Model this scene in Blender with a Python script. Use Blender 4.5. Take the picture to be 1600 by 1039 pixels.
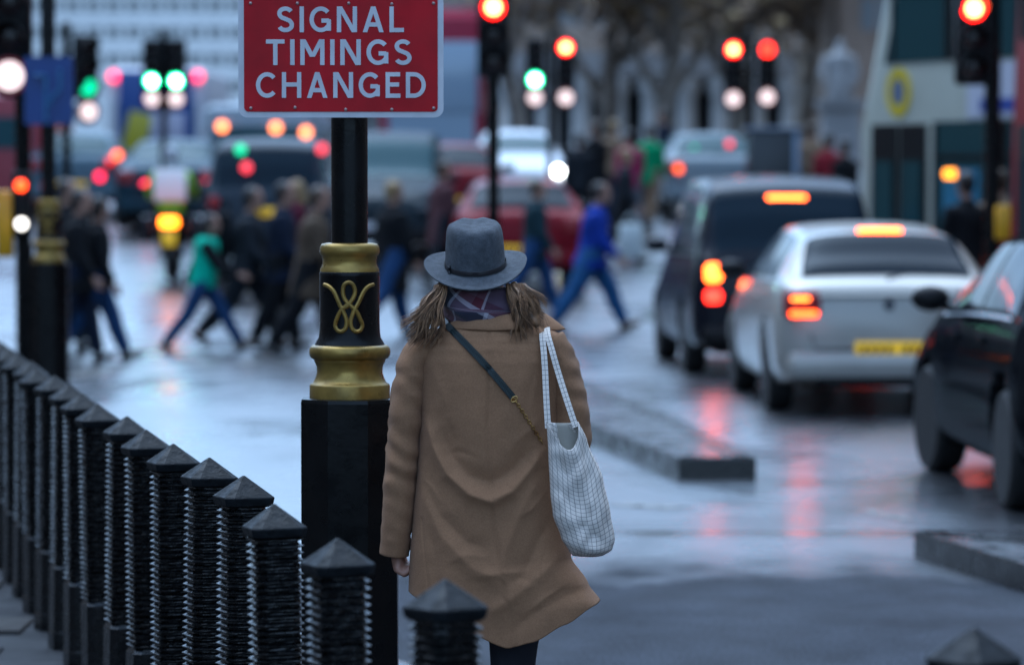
import bpy, math, random
from mathutils import Vector, Matrix, noise as mnoise
R = math.radians
PI = math.pi
random.seed(7)
for o in list(bpy.data.objects):
    bpy.data.objects.remove(o)
S = bpy.context.scene
COL = S.collection

# ------------------------------------------------------------------ camera
F = 6000.0                      # focal length in photograph pixels (1600 wide) = 135 mm on 36 mm
CH = 1.88                       # camera height
HORIZON = 266.0
PITCH = math.atan((519.5 - HORIZON) / F)
cam_d = bpy.data.cameras.new('camera')
cam = bpy.data.objects.new('camera', cam_d)
COL.objects.link(cam)
cam_d.sensor_width = 36
cam_d.lens = 135
cam_d.clip_end = 4000
cam_d.clip_start = 0.5
cam.location = (0, 0, CH)
cam.rotation_euler = (PI / 2 - PITCH, 0, 0)
cam_d.dof.use_dof = True
cam_d.dof.focus_distance = 10.35
cam_d.dof.aperture_fstop = 3.0
cam_d.dof.aperture_blades = 0
S.camera = cam

# ------------------------------------------------------------------ world + sun (overcast winter dusk)
SUN_EL, SUN_AZ = R(70), R(-20)
w = bpy.data.worlds.new('World')
S.world = w
w.use_nodes = True
nt = w.node_tree
nt.nodes.clear()
out = nt.nodes.new('ShaderNodeOutputWorld')
bg = nt.nodes.new('ShaderNodeBackground')
sky = nt.nodes.new('ShaderNodeTexSky')
sky.sky_type = 'NISHITA'
sky.sun_disc = False
sky.sun_elevation = SUN_EL
sky.sun_rotation = SUN_AZ
sky.air_density = 1.4
sky.dust_density = 3.0
sky.ozone_density = 2.0
hs = nt.nodes.new('ShaderNodeHueSaturation')
hs.inputs['Saturation'].default_value = 0.35
nt.links.new(sky.outputs[0], hs.inputs['Color'])
cool = nt.nodes.new('ShaderNodeMix'); cool.data_type = 'RGBA'; cool.blend_type = 'MULTIPLY'
cool.inputs[0].default_value = 1.0
cool.inputs[7].default_value = (.62, .92, 1.33, 1)          # cold white balance of a winter dusk
nt.links.new(hs.outputs[0], cool.inputs[6])
nt.links.new(cool.outputs[2], bg.inputs['Color'])
bg.inputs['Strength'].default_value = 0.10
nt.links.new(bg.outputs[0], out.inputs[0])
sun_d = bpy.data.lights.new('sun', 'SUN')
sun = bpy.data.objects.new('sun', sun_d)
COL.objects.link(sun)
sun_d.energy = 0.5
sun_d.angle = R(70)
sun_d.color = (0.92, 0.96, 1.0)
sdir = Vector((math.sin(SUN_AZ) * math.cos(SUN_EL), math.cos(SUN_AZ) * math.cos(SUN_EL), math.sin(SUN_EL)))
sun.rotation_euler = (-sdir).to_track_quat('-Z', 'Y').to_euler()
S.view_settings.view_transform = 'Standard'
S.view_settings.look = 'None'
S.view_settings.gamma = 1
S.view_settings.exposure = 1.6
S.view_settings.use_curve_mapping = False
S.render.engine = 'CYCLES'

# ------------------------------------------------------------------ helpers
def gz(Y):
    """height of the street surface: level to the crossing, then rising gently"""
    t = (Y - 43.0) / 27.0
    if t <= 0: return 0.0
    if t >= 1: return 1.2
    return 1.2 * (0.75 * t + 0.25 * t * t * (3 - 2 * t))

def ray(px, py):
    r = (px - 800.0) / F
    u = (519.5 - py) / F
    c, s = math.cos(PITCH), math.sin(PITCH)
    return Vector((r, c + s * u, -s + c * u))

def at(px, py, Y):
    d = ray(px, py)
    return Vector((0, 0, CH)) + d * (Y / d.y)

def ground(px, py, z=0.0):
    d = ray(px, py)
    return Vector((0, 0, CH)) + d * ((z - CH) / d.z)

def xat(px, Y):
    return at(px, 300, Y).x

def zat(py, Y):
    return at(800, py, Y).z

class MB:
    def __init__(self):
        self.v, self.f, self.m = [], [], []

    def add(self, vs, fs, mat=0):
        b = len(self.v)
        self.v += [tuple(p) for p in vs]
        for f in fs:
            self.f.append(tuple(i + b for i in f))
            self.m.append(mat)
        return self

    def box(self, c, s, rz=0, mat=0, bev=0.0, rx=0, ry=0):
        x, y, z = s[0] / 2, s[1] / 2, s[2] / 2
        M = Matrix.Translation(c) @ Matrix.Rotation(rz, 4, 'Z') @ Matrix.Rotation(ry, 4, 'Y') @ Matrix.Rotation(rx, 4, 'X')
        if bev <= 0:
            vs = [M @ Vector((a * x, b * y, d * z)) for a in (-1, 1) for b in (-1, 1) for d in (-1, 1)]
            fs = [(0, 1, 3, 2), (4, 6, 7, 5), (0, 4, 5, 1), (2, 3, 7, 6), (0, 2, 6, 4), (1, 5, 7, 3)]
            return self.add(vs, fs, mat)
        b_ = min(bev, x * .95, y * .95, z * .95)
        rings = []
        for zz, ins in ((-z, b_), (-z + b_ * .3, b_ * .3), (-z + b_, 0), (z - b_, 0), (z - b_ * .3, b_ * .3), (z, b_)):
            rings.append([M @ Vector((px_, py_, zz)) for px_, py_ in rrect(x - ins, y - ins, b_)])
        return self.loft(rings, True, True, True, mat)

    def loft(self, rings, close=True, cap0=False, cap1=False, mat=0):
        n = len(rings[0])
        vs = [p for r in rings for p in r]
        fs = []
        for i in range(len(rings) - 1):
            for j in range(n if close else n - 1):
                k = (j + 1) % n
                fs.append((i * n + j, i * n + k, (i + 1) * n + k, (i + 1) * n + j))
        if cap0: fs.append(tuple(range(n - 1, -1, -1)))
        if cap1: fs.append(tuple((len(rings) - 1) * n + j for j in range(n)))
        return self.add(vs, fs, mat)

    def lathe(self, prof, seg=24, c=(0, 0, 0), axis='Z', mat=0, a0=0.0, sx=1.0, sy=1.0):
        rings = []
        c = Vector(c)
        for r, z in prof:
            ring = []
            for j in range(seg):
                a = a0 + 2 * PI * j / seg
                x, y = r * math.cos(a) * sx, r * math.sin(a) * sy
                if axis == 'Z': p = Vector((x, y, z))
                elif axis == 'Y': p = Vector((x, z, -y))
                else: p = Vector((z, x, y))
                ring.append(c + p)
            rings.append(ring)
        return self.loft(rings, True, prof[0][0] > 1e-5, prof[-1][0] > 1e-5, mat)

    def tube(self, pts, rad, seg=8, mat=0, cap=True, sq=1.0, up=None):
        pts = [Vector(p) for p in pts]
        n = len(pts)
        if not hasattr(rad, '__len__'): rad = [rad] * n
        rings = []
        nrm = None
        for i in range(n):
            t = (pts[min(i + 1, n - 1)] - pts[max(i - 1, 0)])
            if t.length < 1e-9: t = Vector((0, 0, 1))
            t.normalize()
            if nrm is None:
                ref = Vector(up) if up else (Vector((1, 0, 0)) if abs(t.x) < .9 else Vector((0, 1, 0)))
                nrm = (ref - t * ref.dot(t)).normalized()
            else:
                nrm = (nrm - t * nrm.dot(t))
                if nrm.length < 1e-6: nrm = t.orthogonal()
                nrm.normalize()
            b = t.cross(nrm)
            rings.append([pts[i] + (nrm * math.cos(2 * PI * j / seg) + b * math.sin(2 * PI * j / seg) * sq) * rad[i] for j in range(seg)])
        return self.loft(rings, True, cap, cap, mat)

    def prism(self, poly, z0, z1, mat=0):
        n = len(poly)
        return self.loft([[(p[0], p[1], z0) for p in poly], [(p[0], p[1], z1) for p in poly]], True, True, True, mat)

    def slab(self, poly, y0, y1, mat=0):
        """polygon in x,z extruded along y"""
        return self.loft([[(p[0], y0, p[1]) for p in poly], [(p[0], y1, p[1]) for p in poly]], True, True, True, mat)

    def blob(self, c, r, seg=12, rings=8, rot=None, mat=0):
        rr = []
        c = Vector(c)
        for i in range(rings + 1):
            t = -PI / 2 + PI * i / rings
            q = max(math.cos(t), 0.02)
            ring = []
            for j in range(seg):
                a = 2 * PI * j / seg
                p = Vector((r[0] * q * math.cos(a), r[1] * q * math.sin(a), r[2] * math.sin(t)))
                if rot: p = rot @ p
                ring.append(c + p)
            rr.append(ring)
        return self.loft(rr, True, True, True, mat)

    def mesh(self, name, mats, smooth=True):
        me = bpy.data.meshes.new(name)
        me.from_pydata(self.v, [], self.f)
        if not isinstance(mats, (list, tuple)): mats = [mats]
        for m in mats: me.materials.append(m)
        if len(mats) > 1:
            me.polygons.foreach_set('material_index', self.m)
        if smooth:
            me.polygons.foreach_set('use_smooth', [True] * len(me.polygons))
        me.update()
        return me

    def build(self, name, mats, parent=None, loc=None, smooth=True, sharp=35, rz=None, **props):
        me = self.mesh(name, mats, smooth)
        if smooth and sharp:
            try: me.set_sharp_from_angle(angle=R(sharp))
            except Exception: pass
        return link(name, me, parent, loc, rz, **props)

def link(name, me, parent=None, loc=None, rz=None, **props):
    o = bpy.data.objects.new(name, me)
    COL.objects.link(o)
    if parent: o.parent = parent
    if loc is not None: o.location = loc
    if rz is not None: o.rotation_euler = (0, 0, rz)
    for k, v_ in props.items(): o[k] = v_
    return o

def thing(name, label, cat, loc=(0, 0, 0), rz=0, group=None):
    o = bpy.data.objects.new(name, None)
    COL.objects.link(o)
    o.location = loc
    o.rotation_euler = (0, 0, rz)
    o.empty_display_size = .1
    o['label'] = label
    o['category'] = cat
    if group: o['group'] = group
    return o

def rrect(hx, hy, r, n=4):
    pts = []
    r = max(min(r, hx, hy), 1e-4)
    for cx, cy, a0 in ((hx - r, hy - r, 0), (-hx + r, hy - r, 90), (-hx + r, -hy + r, 180), (hx - r, -hy + r, 270)):
        for k in range(n + 1):
            a = R(a0 + 90 * k / n)
            pts.append((cx + r * math.cos(a), cy + r * math.sin(a)))
    return pts

def lerp(a, b, t): return a + (b - a) * t

def interp(tab, x):
    if x <= tab[0][0]: return tab[0][1:]
    for a, b in zip(tab, tab[1:]):
        if x <= b[0]:
            t = (x - a[0]) / (b[0] - a[0])
            t2 = t * t * (3 - 2 * t) * .5 + t * .5
            return tuple(lerp(p, q, t2) for p, q in zip(a[1:], b[1:]))
    return tab[-1][1:]

# ------------------------------------------------------------------ materials
MATS = {}
def M(name, col=(.5, .5, .5), rough=.5, metal=0.0, var=None, bump=None, coat=0.0, emit=None, power=0.0,
      spec=.5, trans=0.0, sheen=0.0, rvar=None, obj=True):
    """principled material; var=(scale, amount) colour noise, bump=(scale, strength), rvar=(scale, amount)"""
    if name in MATS: return MATS[name]
    m = bpy.data.materials.new(name)
    MATS[name] = m
    m.use_nodes = True
    t = m.node_tree
    b = t.nodes['Principled BSDF']
    b.inputs['Base Color'].default_value = (*col, 1)
    b.inputs['Roughness'].default_value = rough
    b.inputs['Metallic'].default_value = metal
    b.inputs['Specular IOR Level'].default_value = spec
    b.inputs['Coat Weight'].default_value = coat
    b.inputs['Coat Roughness'].default_value = .06
    b.inputs['Transmission Weight'].default_value = trans
    b.inputs['Sheen Weight'].default_value = sheen
    if emit:
        b.inputs['Emission Color'].default_value = (*emit, 1)
        b.inputs['Emission Strength'].default_value = power
    tc = t.nodes.new('ShaderNodeTexCoord')
    if var:
        n = t.nodes.new('ShaderNodeTexNoise')
        n.inputs['Scale'].default_value = var[0]
        n.inputs['Detail'].default_value = 6
        t.links.new(tc.outputs['Object'], n.inputs['Vector'])
        mx = t.nodes.new('ShaderNodeMix'); mx.data_type = 'RGBA'
        a = var[1]
        mx.inputs[6].default_value = (*[max(0, c * (1 - a)) for c in col], 1)
        mx.inputs[7].default_value = (*[c * (1 + a) for c in col], 1)
        mr = t.nodes.new('ShaderNodeMapRange')
        mr.inputs[1].default_value = .3; mr.inputs[2].default_value = .7
        t.links.new(n.outputs['Fac'], mr.inputs[0])
        t.links.new(mr.outputs[0], mx.inputs[0])
        t.links.new(mx.outputs[2], b.inputs['Base Color'])
    if rvar:
        n = t.nodes.new('ShaderNodeTexNoise')
        n.inputs['Scale'].default_value = rvar[0]; n.inputs['Detail'].default_value = 4
        t.links.new(tc.outputs['Object'], n.inputs['Vector'])
        mr = t.nodes.new('ShaderNodeMapRange')
        mr.inputs[1].default_value = .3; mr.inputs[2].default_value = .7
        mr.inputs[3].default_value = max(.02, rough - rvar[1]); mr.inputs[4].default_value = min(1, rough + rvar[1])
        t.links.new(n.outputs['Fac'], mr.inputs[0])
        t.links.new(mr.outputs[0], b.inputs['Roughness'])
    if bump:
        n = t.nodes.new('ShaderNodeTexNoise')
        n.inputs['Scale'].default_value = bump[0]; n.inputs['Detail'].default_value = 5
        t.links.new(tc.outputs['Object'], n.inputs['Vector'])
        bp = t.nodes.new('ShaderNodeBump')
        bp.inputs['Strength'].default_value = bump[1]
        bp.inputs['Distance'].default_value = bump[2] if len(bump) > 2 else .01
        t.links.new(n.outputs['Fac'], bp.inputs['Height'])
        t.links.new(bp.outputs[0], b.inputs['Normal'])
    return m

def lamp(name, col, power):
    return M(name, (.05, .05, .05), .3, emit=col, power=power)

RED_L = lamp('signal red', (1, .16, .05), 14)
RED_R = lamp('signal red rim', (1, .008, .004), 5)
GREEN_R = lamp('signal green rim', (.0, 1, .38), 3)
RED_T = lamp('tail lamp red', (1, .02, .010), 3.2)
BRAKE = lamp('brake lamp', (1, .11, .012), 5.5)
BRAKE2 = lamp('tail lamp orange', (1, .06, .008), 4.0)
GREEN_L = lamp('signal green', (.30, 1, .75), 14)
WHITE_L = lamp('head lamp', (.95, 1, 1), 9)
AMBER_L = lamp('amber lamp', (1, .24, .08), 2.2)
ORANGE_L = lamp('indicator lamp', (1, .30, .01), 1.6)
SIGNLIT = lamp('lit sign face', (1, .80, .84), .55)
GREEN_D = lamp('small green lamp', (.0, .75, .35), .7)

BLACK_P = M('black gloss paint', (.004, .0042, .0046), .30, spec=.22, var=(9, .4), bump=(60, .12, .004), rvar=(14, .12))
IRON = M('bollard iron paint', (.0045, .005, .0056), .24, spec=.5, var=(30, .5), bump=(120, .35, .004), rvar=(40, .16))
GOLD = M('gold paint', (.30, .19, .045), .36, metal=.55, var=(18, .35), bump=(60, .15, .003), rvar=(25, .12))
GLASS = M('dark glass', (.008, .018, .028), .10, spec=.09)
GLASS_T = M('teal glass', (.025, .08, .095), .2, spec=.12)
RUBBER = M('tyre rubber', (.012, .012, .013), .7, bump=(80, .3, .004))
ALLOY = M('alloy rim', (.25, .26, .27), .35, metal=.8)
PLASTIC = M('black plastic', (.008, .008, .009), .45, spec=.2, bump=(150, .15, .002))
CHROME = M('chrome strip', (.6, .62, .65), .2, metal=1)
SILVER = M('silver car paint', (.40, .38, .34), .30, metal=.15, coat=.6, var=(3, .06))
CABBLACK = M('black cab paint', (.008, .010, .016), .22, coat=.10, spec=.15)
DARKBLUE = M('charcoal car paint', (.006, .007, .009), .25, coat=.09, spec=.0, var=(4, .15))
REDPAINT = M('red vehicle paint', (.20, .008, .016), .3, spec=.12)
WHITEPAINT = M('white vehicle paint', (.62, .66, .70), .3, coat=.5)
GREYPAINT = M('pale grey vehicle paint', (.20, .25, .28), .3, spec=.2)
PLATE_Y = M('yellow number plate', (.75, .48, .03), .35, emit=(.9, .55, .02), power=.12)  # weak emission stands in for light thrown back by the plate
PLATE_W = M('white number plate', (.75, .76, .78), .35)
SKIN = M('skin', (.36, .20, .145), .5, var=(14, .12))

# ------------------------------------------------------------------ setting: road
def road_material():
    m = bpy.data.materials.new('wet asphalt')
    m.use_nodes = True
    t = m.node_tree
    b = t.nodes['Principled BSDF']
    N = t.nodes.new
    tc = N('ShaderNodeTexCoord')
    sep = N('ShaderNodeSeparateXYZ')
    t.links.new(tc.outputs['Object'], sep.inputs[0])
    def noise(scale, detail=4, sx=1, sy=1):
        mp = N('ShaderNodeMapping'); mp.inputs['Scale'].default_value = (sx, sy, 1)
        t.links.new(tc.outputs['Object'], mp.inputs[0])
        n = N('ShaderNodeTexNoise'); n.inputs['Scale'].default_value = scale; n.inputs['Detail'].default_value = detail
        t.links.new(mp.outputs[0], n.inputs['Vector'])
        return n.outputs['Fac']
    def mr(src, a, bb, c=0.0, d=1.0):
        x = N('ShaderNodeMapRange')
        for i, vv in ((1, a), (2, bb), (3, c), (4, d)): x.inputs[i].default_value = vv
        t.links.new(src, x.inputs[0]); return x.outputs[0]
    def math_(op, a, bb):
        x = N('ShaderNodeMath'); x.operation = op
        for i, s_ in enumerate((a, bb)):
            if isinstance(s_, (int, float)): x.inputs[i].default_value = s_
            else: t.links.new(s_, x.inputs[i])
        return x.outputs[0]
    big = noise(.45, 4, 1, .55)
    mid = noise(1.6, 5, 1, .6)
    fine = noise(70, 3)
    # the near carriageway has drained, the rest of the street still carries a film of water
    edge = math_('ADD', sep.outputs['Y'], math_('MULTIPLY', math_('SUBTRACT', mid, .5), 3.2))
    wet = mr(edge, 17.5, 19.1)
    puddle = mr(big, .42, .62)
    channel = math_('MULTIPLY', mr(sep.outputs['Y'], 19.55, 19.7), mr(sep.outputs['Y'], 19.95, 20.1, 1, 0))
    pud2 = math_('MAXIMUM', puddle, channel)
    rough_wet = mr(pud2, 0, 1, .42, .26)
    rough_dry = mr(mid, .3, .7, .66, .80)
    mix = N('ShaderNodeMix'); t.links.new(wet, mix.inputs[0])
    t.links.new(rough_dry, mix.inputs[2]); t.links.new(rough_wet, mix.inputs[3])
    t.links.new(mix.outputs[0], b.inputs['Roughness'])
    cm = N('ShaderNodeMix'); cm.data_type = 'RGBA'
    cm.inputs[6].default_value = (.030, .034, .042, 1); cm.inputs[7].default_value = (.026, .029, .035, 1)
    t.links.new(wet, cm.inputs[0])
    cm2 = N('ShaderNodeMix'); cm2.data_type = 'RGBA'; cm2.blend_type = 'MULTIPLY'
    cm2.inputs[0].default_value = 1
    t.links.new(cm.outputs[2], cm2.inputs[6])
    ramp = N('ShaderNodeMix'); ramp.data_type = 'RGBA'
    ramp.inputs[6].default_value = (.25, .25, .25, 1); ramp.inputs[7].default_value = (2.1, 2.1, 2.1, 1)
    blot = noise(3.2, 6, 1, .6)
    t.links.new(math_('MULTIPLY', mr(fine, .3, .7), mr(blot, .25, .75, .35, 1.5)), ramp.inputs[0])
    t.links.new(ramp.outputs[2], cm2.inputs[7])
    t.links.new(cm2.outputs[2], b.inputs['Base Color'])
    rip = noise(9, 5, 1, .7)
    bp = N('ShaderNodeBump'); bp.inputs['Distance'].default_value = .006
    t.links.new(mr(wet, 0, 1, .9, .12), bp.inputs['Strength'])
    t.links.new(fine, bp.inputs['Height'])
    bp2 = N('ShaderNodeBump'); bp2.inputs['Distance'].default_value = .02
    bp2.inputs['Strength'].default_value = .30
    t.links.new(rip, bp2.inputs['Height'])
    t.links.new(bp.outputs[0], bp2.inputs['Normal'])
    t.links.new(bp2.outputs[0], b.inputs['Normal'])
    bp3 = N('ShaderNodeBump'); bp3.inputs['Distance'].default_value = .012
    bp3.inputs['Strength'].default_value = .22
    t.links.new(rip, bp3.inputs['Height'])
    t.links.new(bp3.outputs[0], b.inputs['Coat Normal'])
    t.links.new(mr(wet, 0, 1, .08, .55), b.inputs['Specular IOR Level'])
    t.links.new(wet, b.inputs['Coat Weight'])
    t.links.new(mr(math_('MULTIPLY', pud2, mr(mid, .35, .65)), 0, 1, .30, .10), b.inputs['Coat Roughness'])
    b.inputs['Coat IOR'].default_value = 1.45
    return m

def build_road():
    xs = [-900, -300, -120, -60, -30, -15, -8, -4, -2, 0, 2, 4, 8, 15, 30, 60, 120, 300, 900]
    ys = [-60, -20, 0, 5, 10, 15, 20, 25, 30, 35, 40] + [42 + 1.0 * i for i in range(30)] + [74, 80, 90, 110, 140, 200, 300, 500, 900, 1600]
    mb = MB()
    rings = [[(x, y, gz(y)) for x in xs] for y in ys]
    mb.loft(rings, close=False)
    mb.f = [tuple(reversed(f)) for f in mb.f]
    for i, f in enumerate(mb.f):
        a, b_, c = (Vector(mb.v[k]) for k in f[:3])
        if (b_ - a).cross(c - a).z < 0: mb.f[i] = tuple(reversed(f))
    mb.build('road', road_material(), kind='structure', sharp=0)
build_road()

# lane marking scraps that show through the wet
PAINT = M('worn road paint', (.17, .17, .16), .35, var=(9, .6), rvar=(8, .2))
def marking(pts):
    mb = MB()
    mb.add([(p[0], p[1], gz(p[1]) + .004) for p in pts], [tuple(range(len(pts)))])
    n = Vector(mb.v[1]) - Vector(mb.v[0])
    if n.cross(Vector(mb.v[2]) - Vector(mb.v[0])).z < 0: mb.f = [tuple(reversed(mb.f[0]))]
    return mb
for i, (x0, y0, x1, y1, wd) in enumerate([(-3.3, 24, -3.9, 33, .12), (1.95, 21.2, 2.12, 20.6, .10), (.60, 21.6, .95, 21.3, .22), (-5.2, 31.5, -3.6, 36.5, .25)]):
    d = Vector((x1 - x0, y1 - y0)).normalized()
    n = Vector((-d.y, d.x)) * wd / 2
    marking([(x0 + n.x, y0 + n.y), (x1 + n.x, y1 + n.y), (x1 - n.x, y1 - n.y), (x0 - n.x, y0 - n.y)]).build('lane_marking', PAINT, kind='structure', smooth=False)

PATCH = M('relaid asphalt', (.012, .013, .016), .32, var=(30, .5), bump=(60, .4, .005), rvar=(4, .15))
for q in ([(1.5, 26.2), (2.1, 25.6), (1.75, 24.6), (1.35, 25.3)], [(-4.1, 30.0), (-3.75, 29.9), (-3.0, 35.0), (-3.3, 35.1)], [(-.9, 27), (-.2, 26.8), (-.1, 28.2), (-.8, 28.4)]):
    mk = marking(q); mk.v = [(x_, y_, z_ - .001) for x_, y_, z_ in mk.v]
    mk.build('road_patch', PATCH, kind='structure', smooth=False)
# ------------------------------------------------------------------ pavement with slabs behind the bollards
TIP = 1.08
PAVE_Z = .10
tips = [(696, 905), (534, 840), (438, 787), (376, 743), (320, 715), (271, 693), (232, 671), (192, 650), (158, 631), (128, 614), (103, 600),
        (81, 587), (62, 575), (44, 564), (28, 554), (13, 544), (0, 535), (-13, 526)]
def tip_point(px, py):
    d = ray(px, py)
    return Vector((0, 0, CH)) + d * ((TIP - CH) / d.z)
BOLL = [tip_point(*t_) for t_ in tips]
RIGHT_B = tip_point(1525, 978)
STONE = M('pavement stone', (.030, .031, .034), .7, spec=.1, var=(5, .3), bump=(60, .3, .004), rvar=(3, .15))
STONE2 = M('pavement stone worn', (.045, .043, .042), .75, spec=.1, var=(4, .35), bump=(60, .3, .004), rvar=(3, .15))
KERB = M('granite kerb', (.032, .031, .030), .25, spec=.35, var=(40, .35), bump=(90, .4, .004), rvar=(6, .15))
def build_pavement():
    edge = []
    pts = [RIGHT_B, Vector((.35, 7.2, 0))] + BOLL
    for i, p in enumerate(pts):
        a = pts[max(i - 1, 0)]; b_ = pts[min(i + 1, len(pts) - 1)]
        t_ = (b_ - a); t_.z = 0; t_.normalize()
        n = Vector((t_.y, -t_.x, 0))
        edge.append(p + n * (1.3 if i < 9 else lerp(1.3, .62, min(1, (i - 9) / 5))))
    t_ = (BOLL[-1] - BOLL[-4]); t_.z = 0; t_.normalize()
    edge.append(edge[-1] + t_ * 9)
    poly = [(2.6, 7.3)] + [(e.x, e.y) for e in edge] + [(-30, edge[-1].y), (-30, -6), (4, -6)]
    mb = MB(); mb.prism(poly, -.05, PAVE_Z - .012)
    root = mb.build('pavement', STONE, smooth=False, kind='structure')
    # kerb stones along the edge
    for a, b_ in zip(edge, edge[1:]):
        L = (b_ - a); L.z = 0
        n = max(1, int(L.length / .9 + .5))
        for k in range(n):
            c = a + L * ((k + .5) / n)
            m2 = MB(); m2.box((0, 0, 0), (L.length / n - .012, .15, .155), bev=.018)
            m2.build('kerb_stone', KERB, root, (c.x, c.y, PAVE_Z - .066), rz=math.atan2(L.y, L.x))
    # slabs in the strip that shows between the posts
    sl = MB(); sl.box((0, 0, 0), (.592, .442, .05), bev=.006)
    mes = [sl.mesh('paving_slab', m_) for m_ in (STONE, STONE2)]
    for m_ in mes: m_.set_sharp_from_angle(angle=R(30))
    for j in range(34):
        for i in range(7):
            y = 6.0 + j * .45
            x = -4.6 + i * .6 + (.3 if j % 2 else 0)
            # left of the row of posts only
            k = min(range(len(BOLL)), key=lambda q: abs(BOLL[q].y - y))
            if x > BOLL[k].x - .32 or x < BOLL[k].x - 2.4: continue
            if y < 12.3: continue
            o = link('paving_slab', random.choice(mes), root, (x, y, PAVE_Z - .022 + random.uniform(-.003, .003)))
            o.rotation_euler = (R(random.uniform(-.4, .4)), R(random.uniform(-.4, .4)), 0)
build_pavement()

# traffic islands with kerbs
WETSTONE = M('wet island paving', (.07, .072, .075), .24, spec=.6, var=(5, .3), bump=(40, .25, .004), rvar=(3, .1))
def island(name, outline, h=.13, top=WETSTONE, step=.95):
    """outline: list of xy points, kerb stones all round, a paved top"""
    c = sum((Vector(p) for p in outline), Vector((0, 0))) / len(outline)
    root_m = MB()
    ins = []
    for p in outline:
        d = (c - Vector(p)); ins.append(tuple(Vector(p) + d.normalized() * .06))
    root_m.prism(ins, -.03, h - .012)
    root = root_m.build(name, top, smooth=False, kind='structure')
    n = len(outline)
    for i in range(n):
        a, b_ = Vector(outline[i]), Vector(outline[(i + 1) % n])
        L = b_ - a
        k = max(1, int(L.length / step + .5))
        d = L.normalized()
        nn = Vector((-d.y, d.x))
        if nn.dot(c - (a + b_) / 2) < 0: nn = -nn
        for q in range(k):
            p0 = a + L * (q / k); p1 = a + L * ((q + 1) / k)
            e0 = p0 + d * .003; e1 = p1 - d * .003
            quad = [tuple(e0), tuple(e1), tuple(e1 + nn * .14 - d * .02), tuple(e0 + nn * .14 + d * .02)]
            cc = (e0 + e1) / 2
            mb = MB()
            ringz = [(-.04, 0), (h - .02, 0), (h, .016)]
            rings = []
            ctr = sum((Vector(v_) for v_ in quad), Vector((0, 0))) / 4
            for z, s_ in ringz:
                rr = []
                for v_ in quad:
                    vv = Vector(v_); dd = (ctr - vv)
                    vv = vv + dd.normalized() * s_
                    rr.append((vv.x - cc.x, vv.y - cc.y, z))
                rings.append(rr)
            mb.loft(rings, True, True, True)
            mb.build('kerb_stone', KERB, root, (cc.x, cc.y, 0), smooth=False)
    return root
gl = [ground(*p) for p in ((925, 692), (1060, 748))]
tr = [ground(p[0], p[1], .13) for p in ((1180, 712), (1060, 652), (985, 622), (925, 600))]
far = gl[0] + (gl[0] - gl[1]).normalized() * 5.0
island('traffic_island', [(gl[1].x, gl[1].y), (tr[0].x, tr[0].y - .1), (tr[1].x, tr[1].y), (tr[2].x, tr[2].y), (tr[3].x - .02, tr[3].y + .4), (far.x, far.y), (gl[0].x, gl[0].y)])
a_ = ground(1428, 870); b_ = ground(1600, 926)
dd = (b_ - a_)
c_ = ground(1455, 836, .13); 
e_ = a_ + dd * 2.2
island('traffic_island', [(a_.x, a_.y), (e_.x, e_.y), (e_.x + 1.6, e_.y + .6), (4.2, 17.3), (c_.x + .25, c_.y + .06), (c_.x, c_.y)])
island('traffic_island', [(3.95, 32.2), (4.5, 32.0), (4.75, 41), (4.1, 41)])

# ------------------------------------------------------------------ bollards
def bollard_parts(seed=0):
    """square chamfered cast bollard: ribbed shaft, plain plinth, pyramid cap"""
    rnd = random.Random(seed)
    def wob(p, z, amt):
        """uneven casting and thick paint"""
        n_ = mnoise.noise(Vector((p[0] * 55 + seed * 7, p[1] * 55, z * 75))) * amt
        l_ = math.hypot(*p)
        return (p[0] * (1 + n_ / l_), p[1] * (1 + n_ / l_))
    def dense(pts):
        out_ = []
        for a, b_ in zip(pts, pts[1:] + pts[:1]):
            m_ = 5 if math.hypot(a[0] - b_[0], a[1] - b_[1]) > .04 else 2
            out_ += [(lerp(a[0], b_[0], q / m_), lerp(a[1], b_[1], q / m_)) for q in range(m_)]
        return out_
    def sq(h, ch):
        pts = []
        for sx, sy in ((1, 1), (-1, 1), (-1, -1), (1, -1)):
            a = (sx * h, sy * (h - ch)); b_ = (sx * (h - ch), sy * h)
            pts += ([a, b_] if sx * sy > 0 else [b_, a])
        return pts
    sh = MB()
    z = .315
    rings = []
    pitch = .0178
    h = .0585
    while z < .925:
        for dz, r in ((0, h - .009), (.0022, h - .0088), (.0060, h + .0012), (.0092, h + .0012), (.0160, h - .0085)):
            rings.append([(*wob(p_, z + dz, .0024), z + dz + mnoise.noise(Vector((p_[0] * 40, p_[1] * 40, z * 60 + seed * 3))) * .0012) for p_ in dense(sq(r, .019))])
        z += pitch * rnd.uniform(.94, 1.06)
    rings.append([(x, y, .945) for x, y in dense(sq(h - .006, .019))])
    sh.loft(rings, True, True, True)
    ba = MB()
    ba.loft([[(x, y, zz) for x, y in sq(r, .02)] for zz, r in ((-.02, .0625), (.05, .0625), (.06, .0605), (.30, .060), (.316, .052))], True, True, True)
    ca = MB()
    ca.loft([[(x, y, zz) for x, y in sq(r, c)] for zz, r, c in ((.925, .052, .017), (.931, .064, .018), (.948, .0665, .019), (.951, .0655, .0185), (.972, .038, .010), (.979, .004, .001))][:5] +
            [[(x, y, .984) for x, y in sq(.022, .006)], [(x, y, .996) for x, y in sq(.004, .001)]], True, True, True)
    # straight pyramid
    ca = MB()
    rings = [(.925, .052), (.931, .064), (.950, .0675), (.953, .066)]
    for k in range(1, 6):
        t_ = k / 5.0
        rings.append((.953 + .055 * t_, lerp(.066, .0025, t_)))
    ca.loft([[(x, y, zz) for x, y in sq(r, r * .28)] for zz, r in rings], True, True, True)
    return sh, ba, ca
_sh, _ba, _ca = bollard_parts(0)
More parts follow.
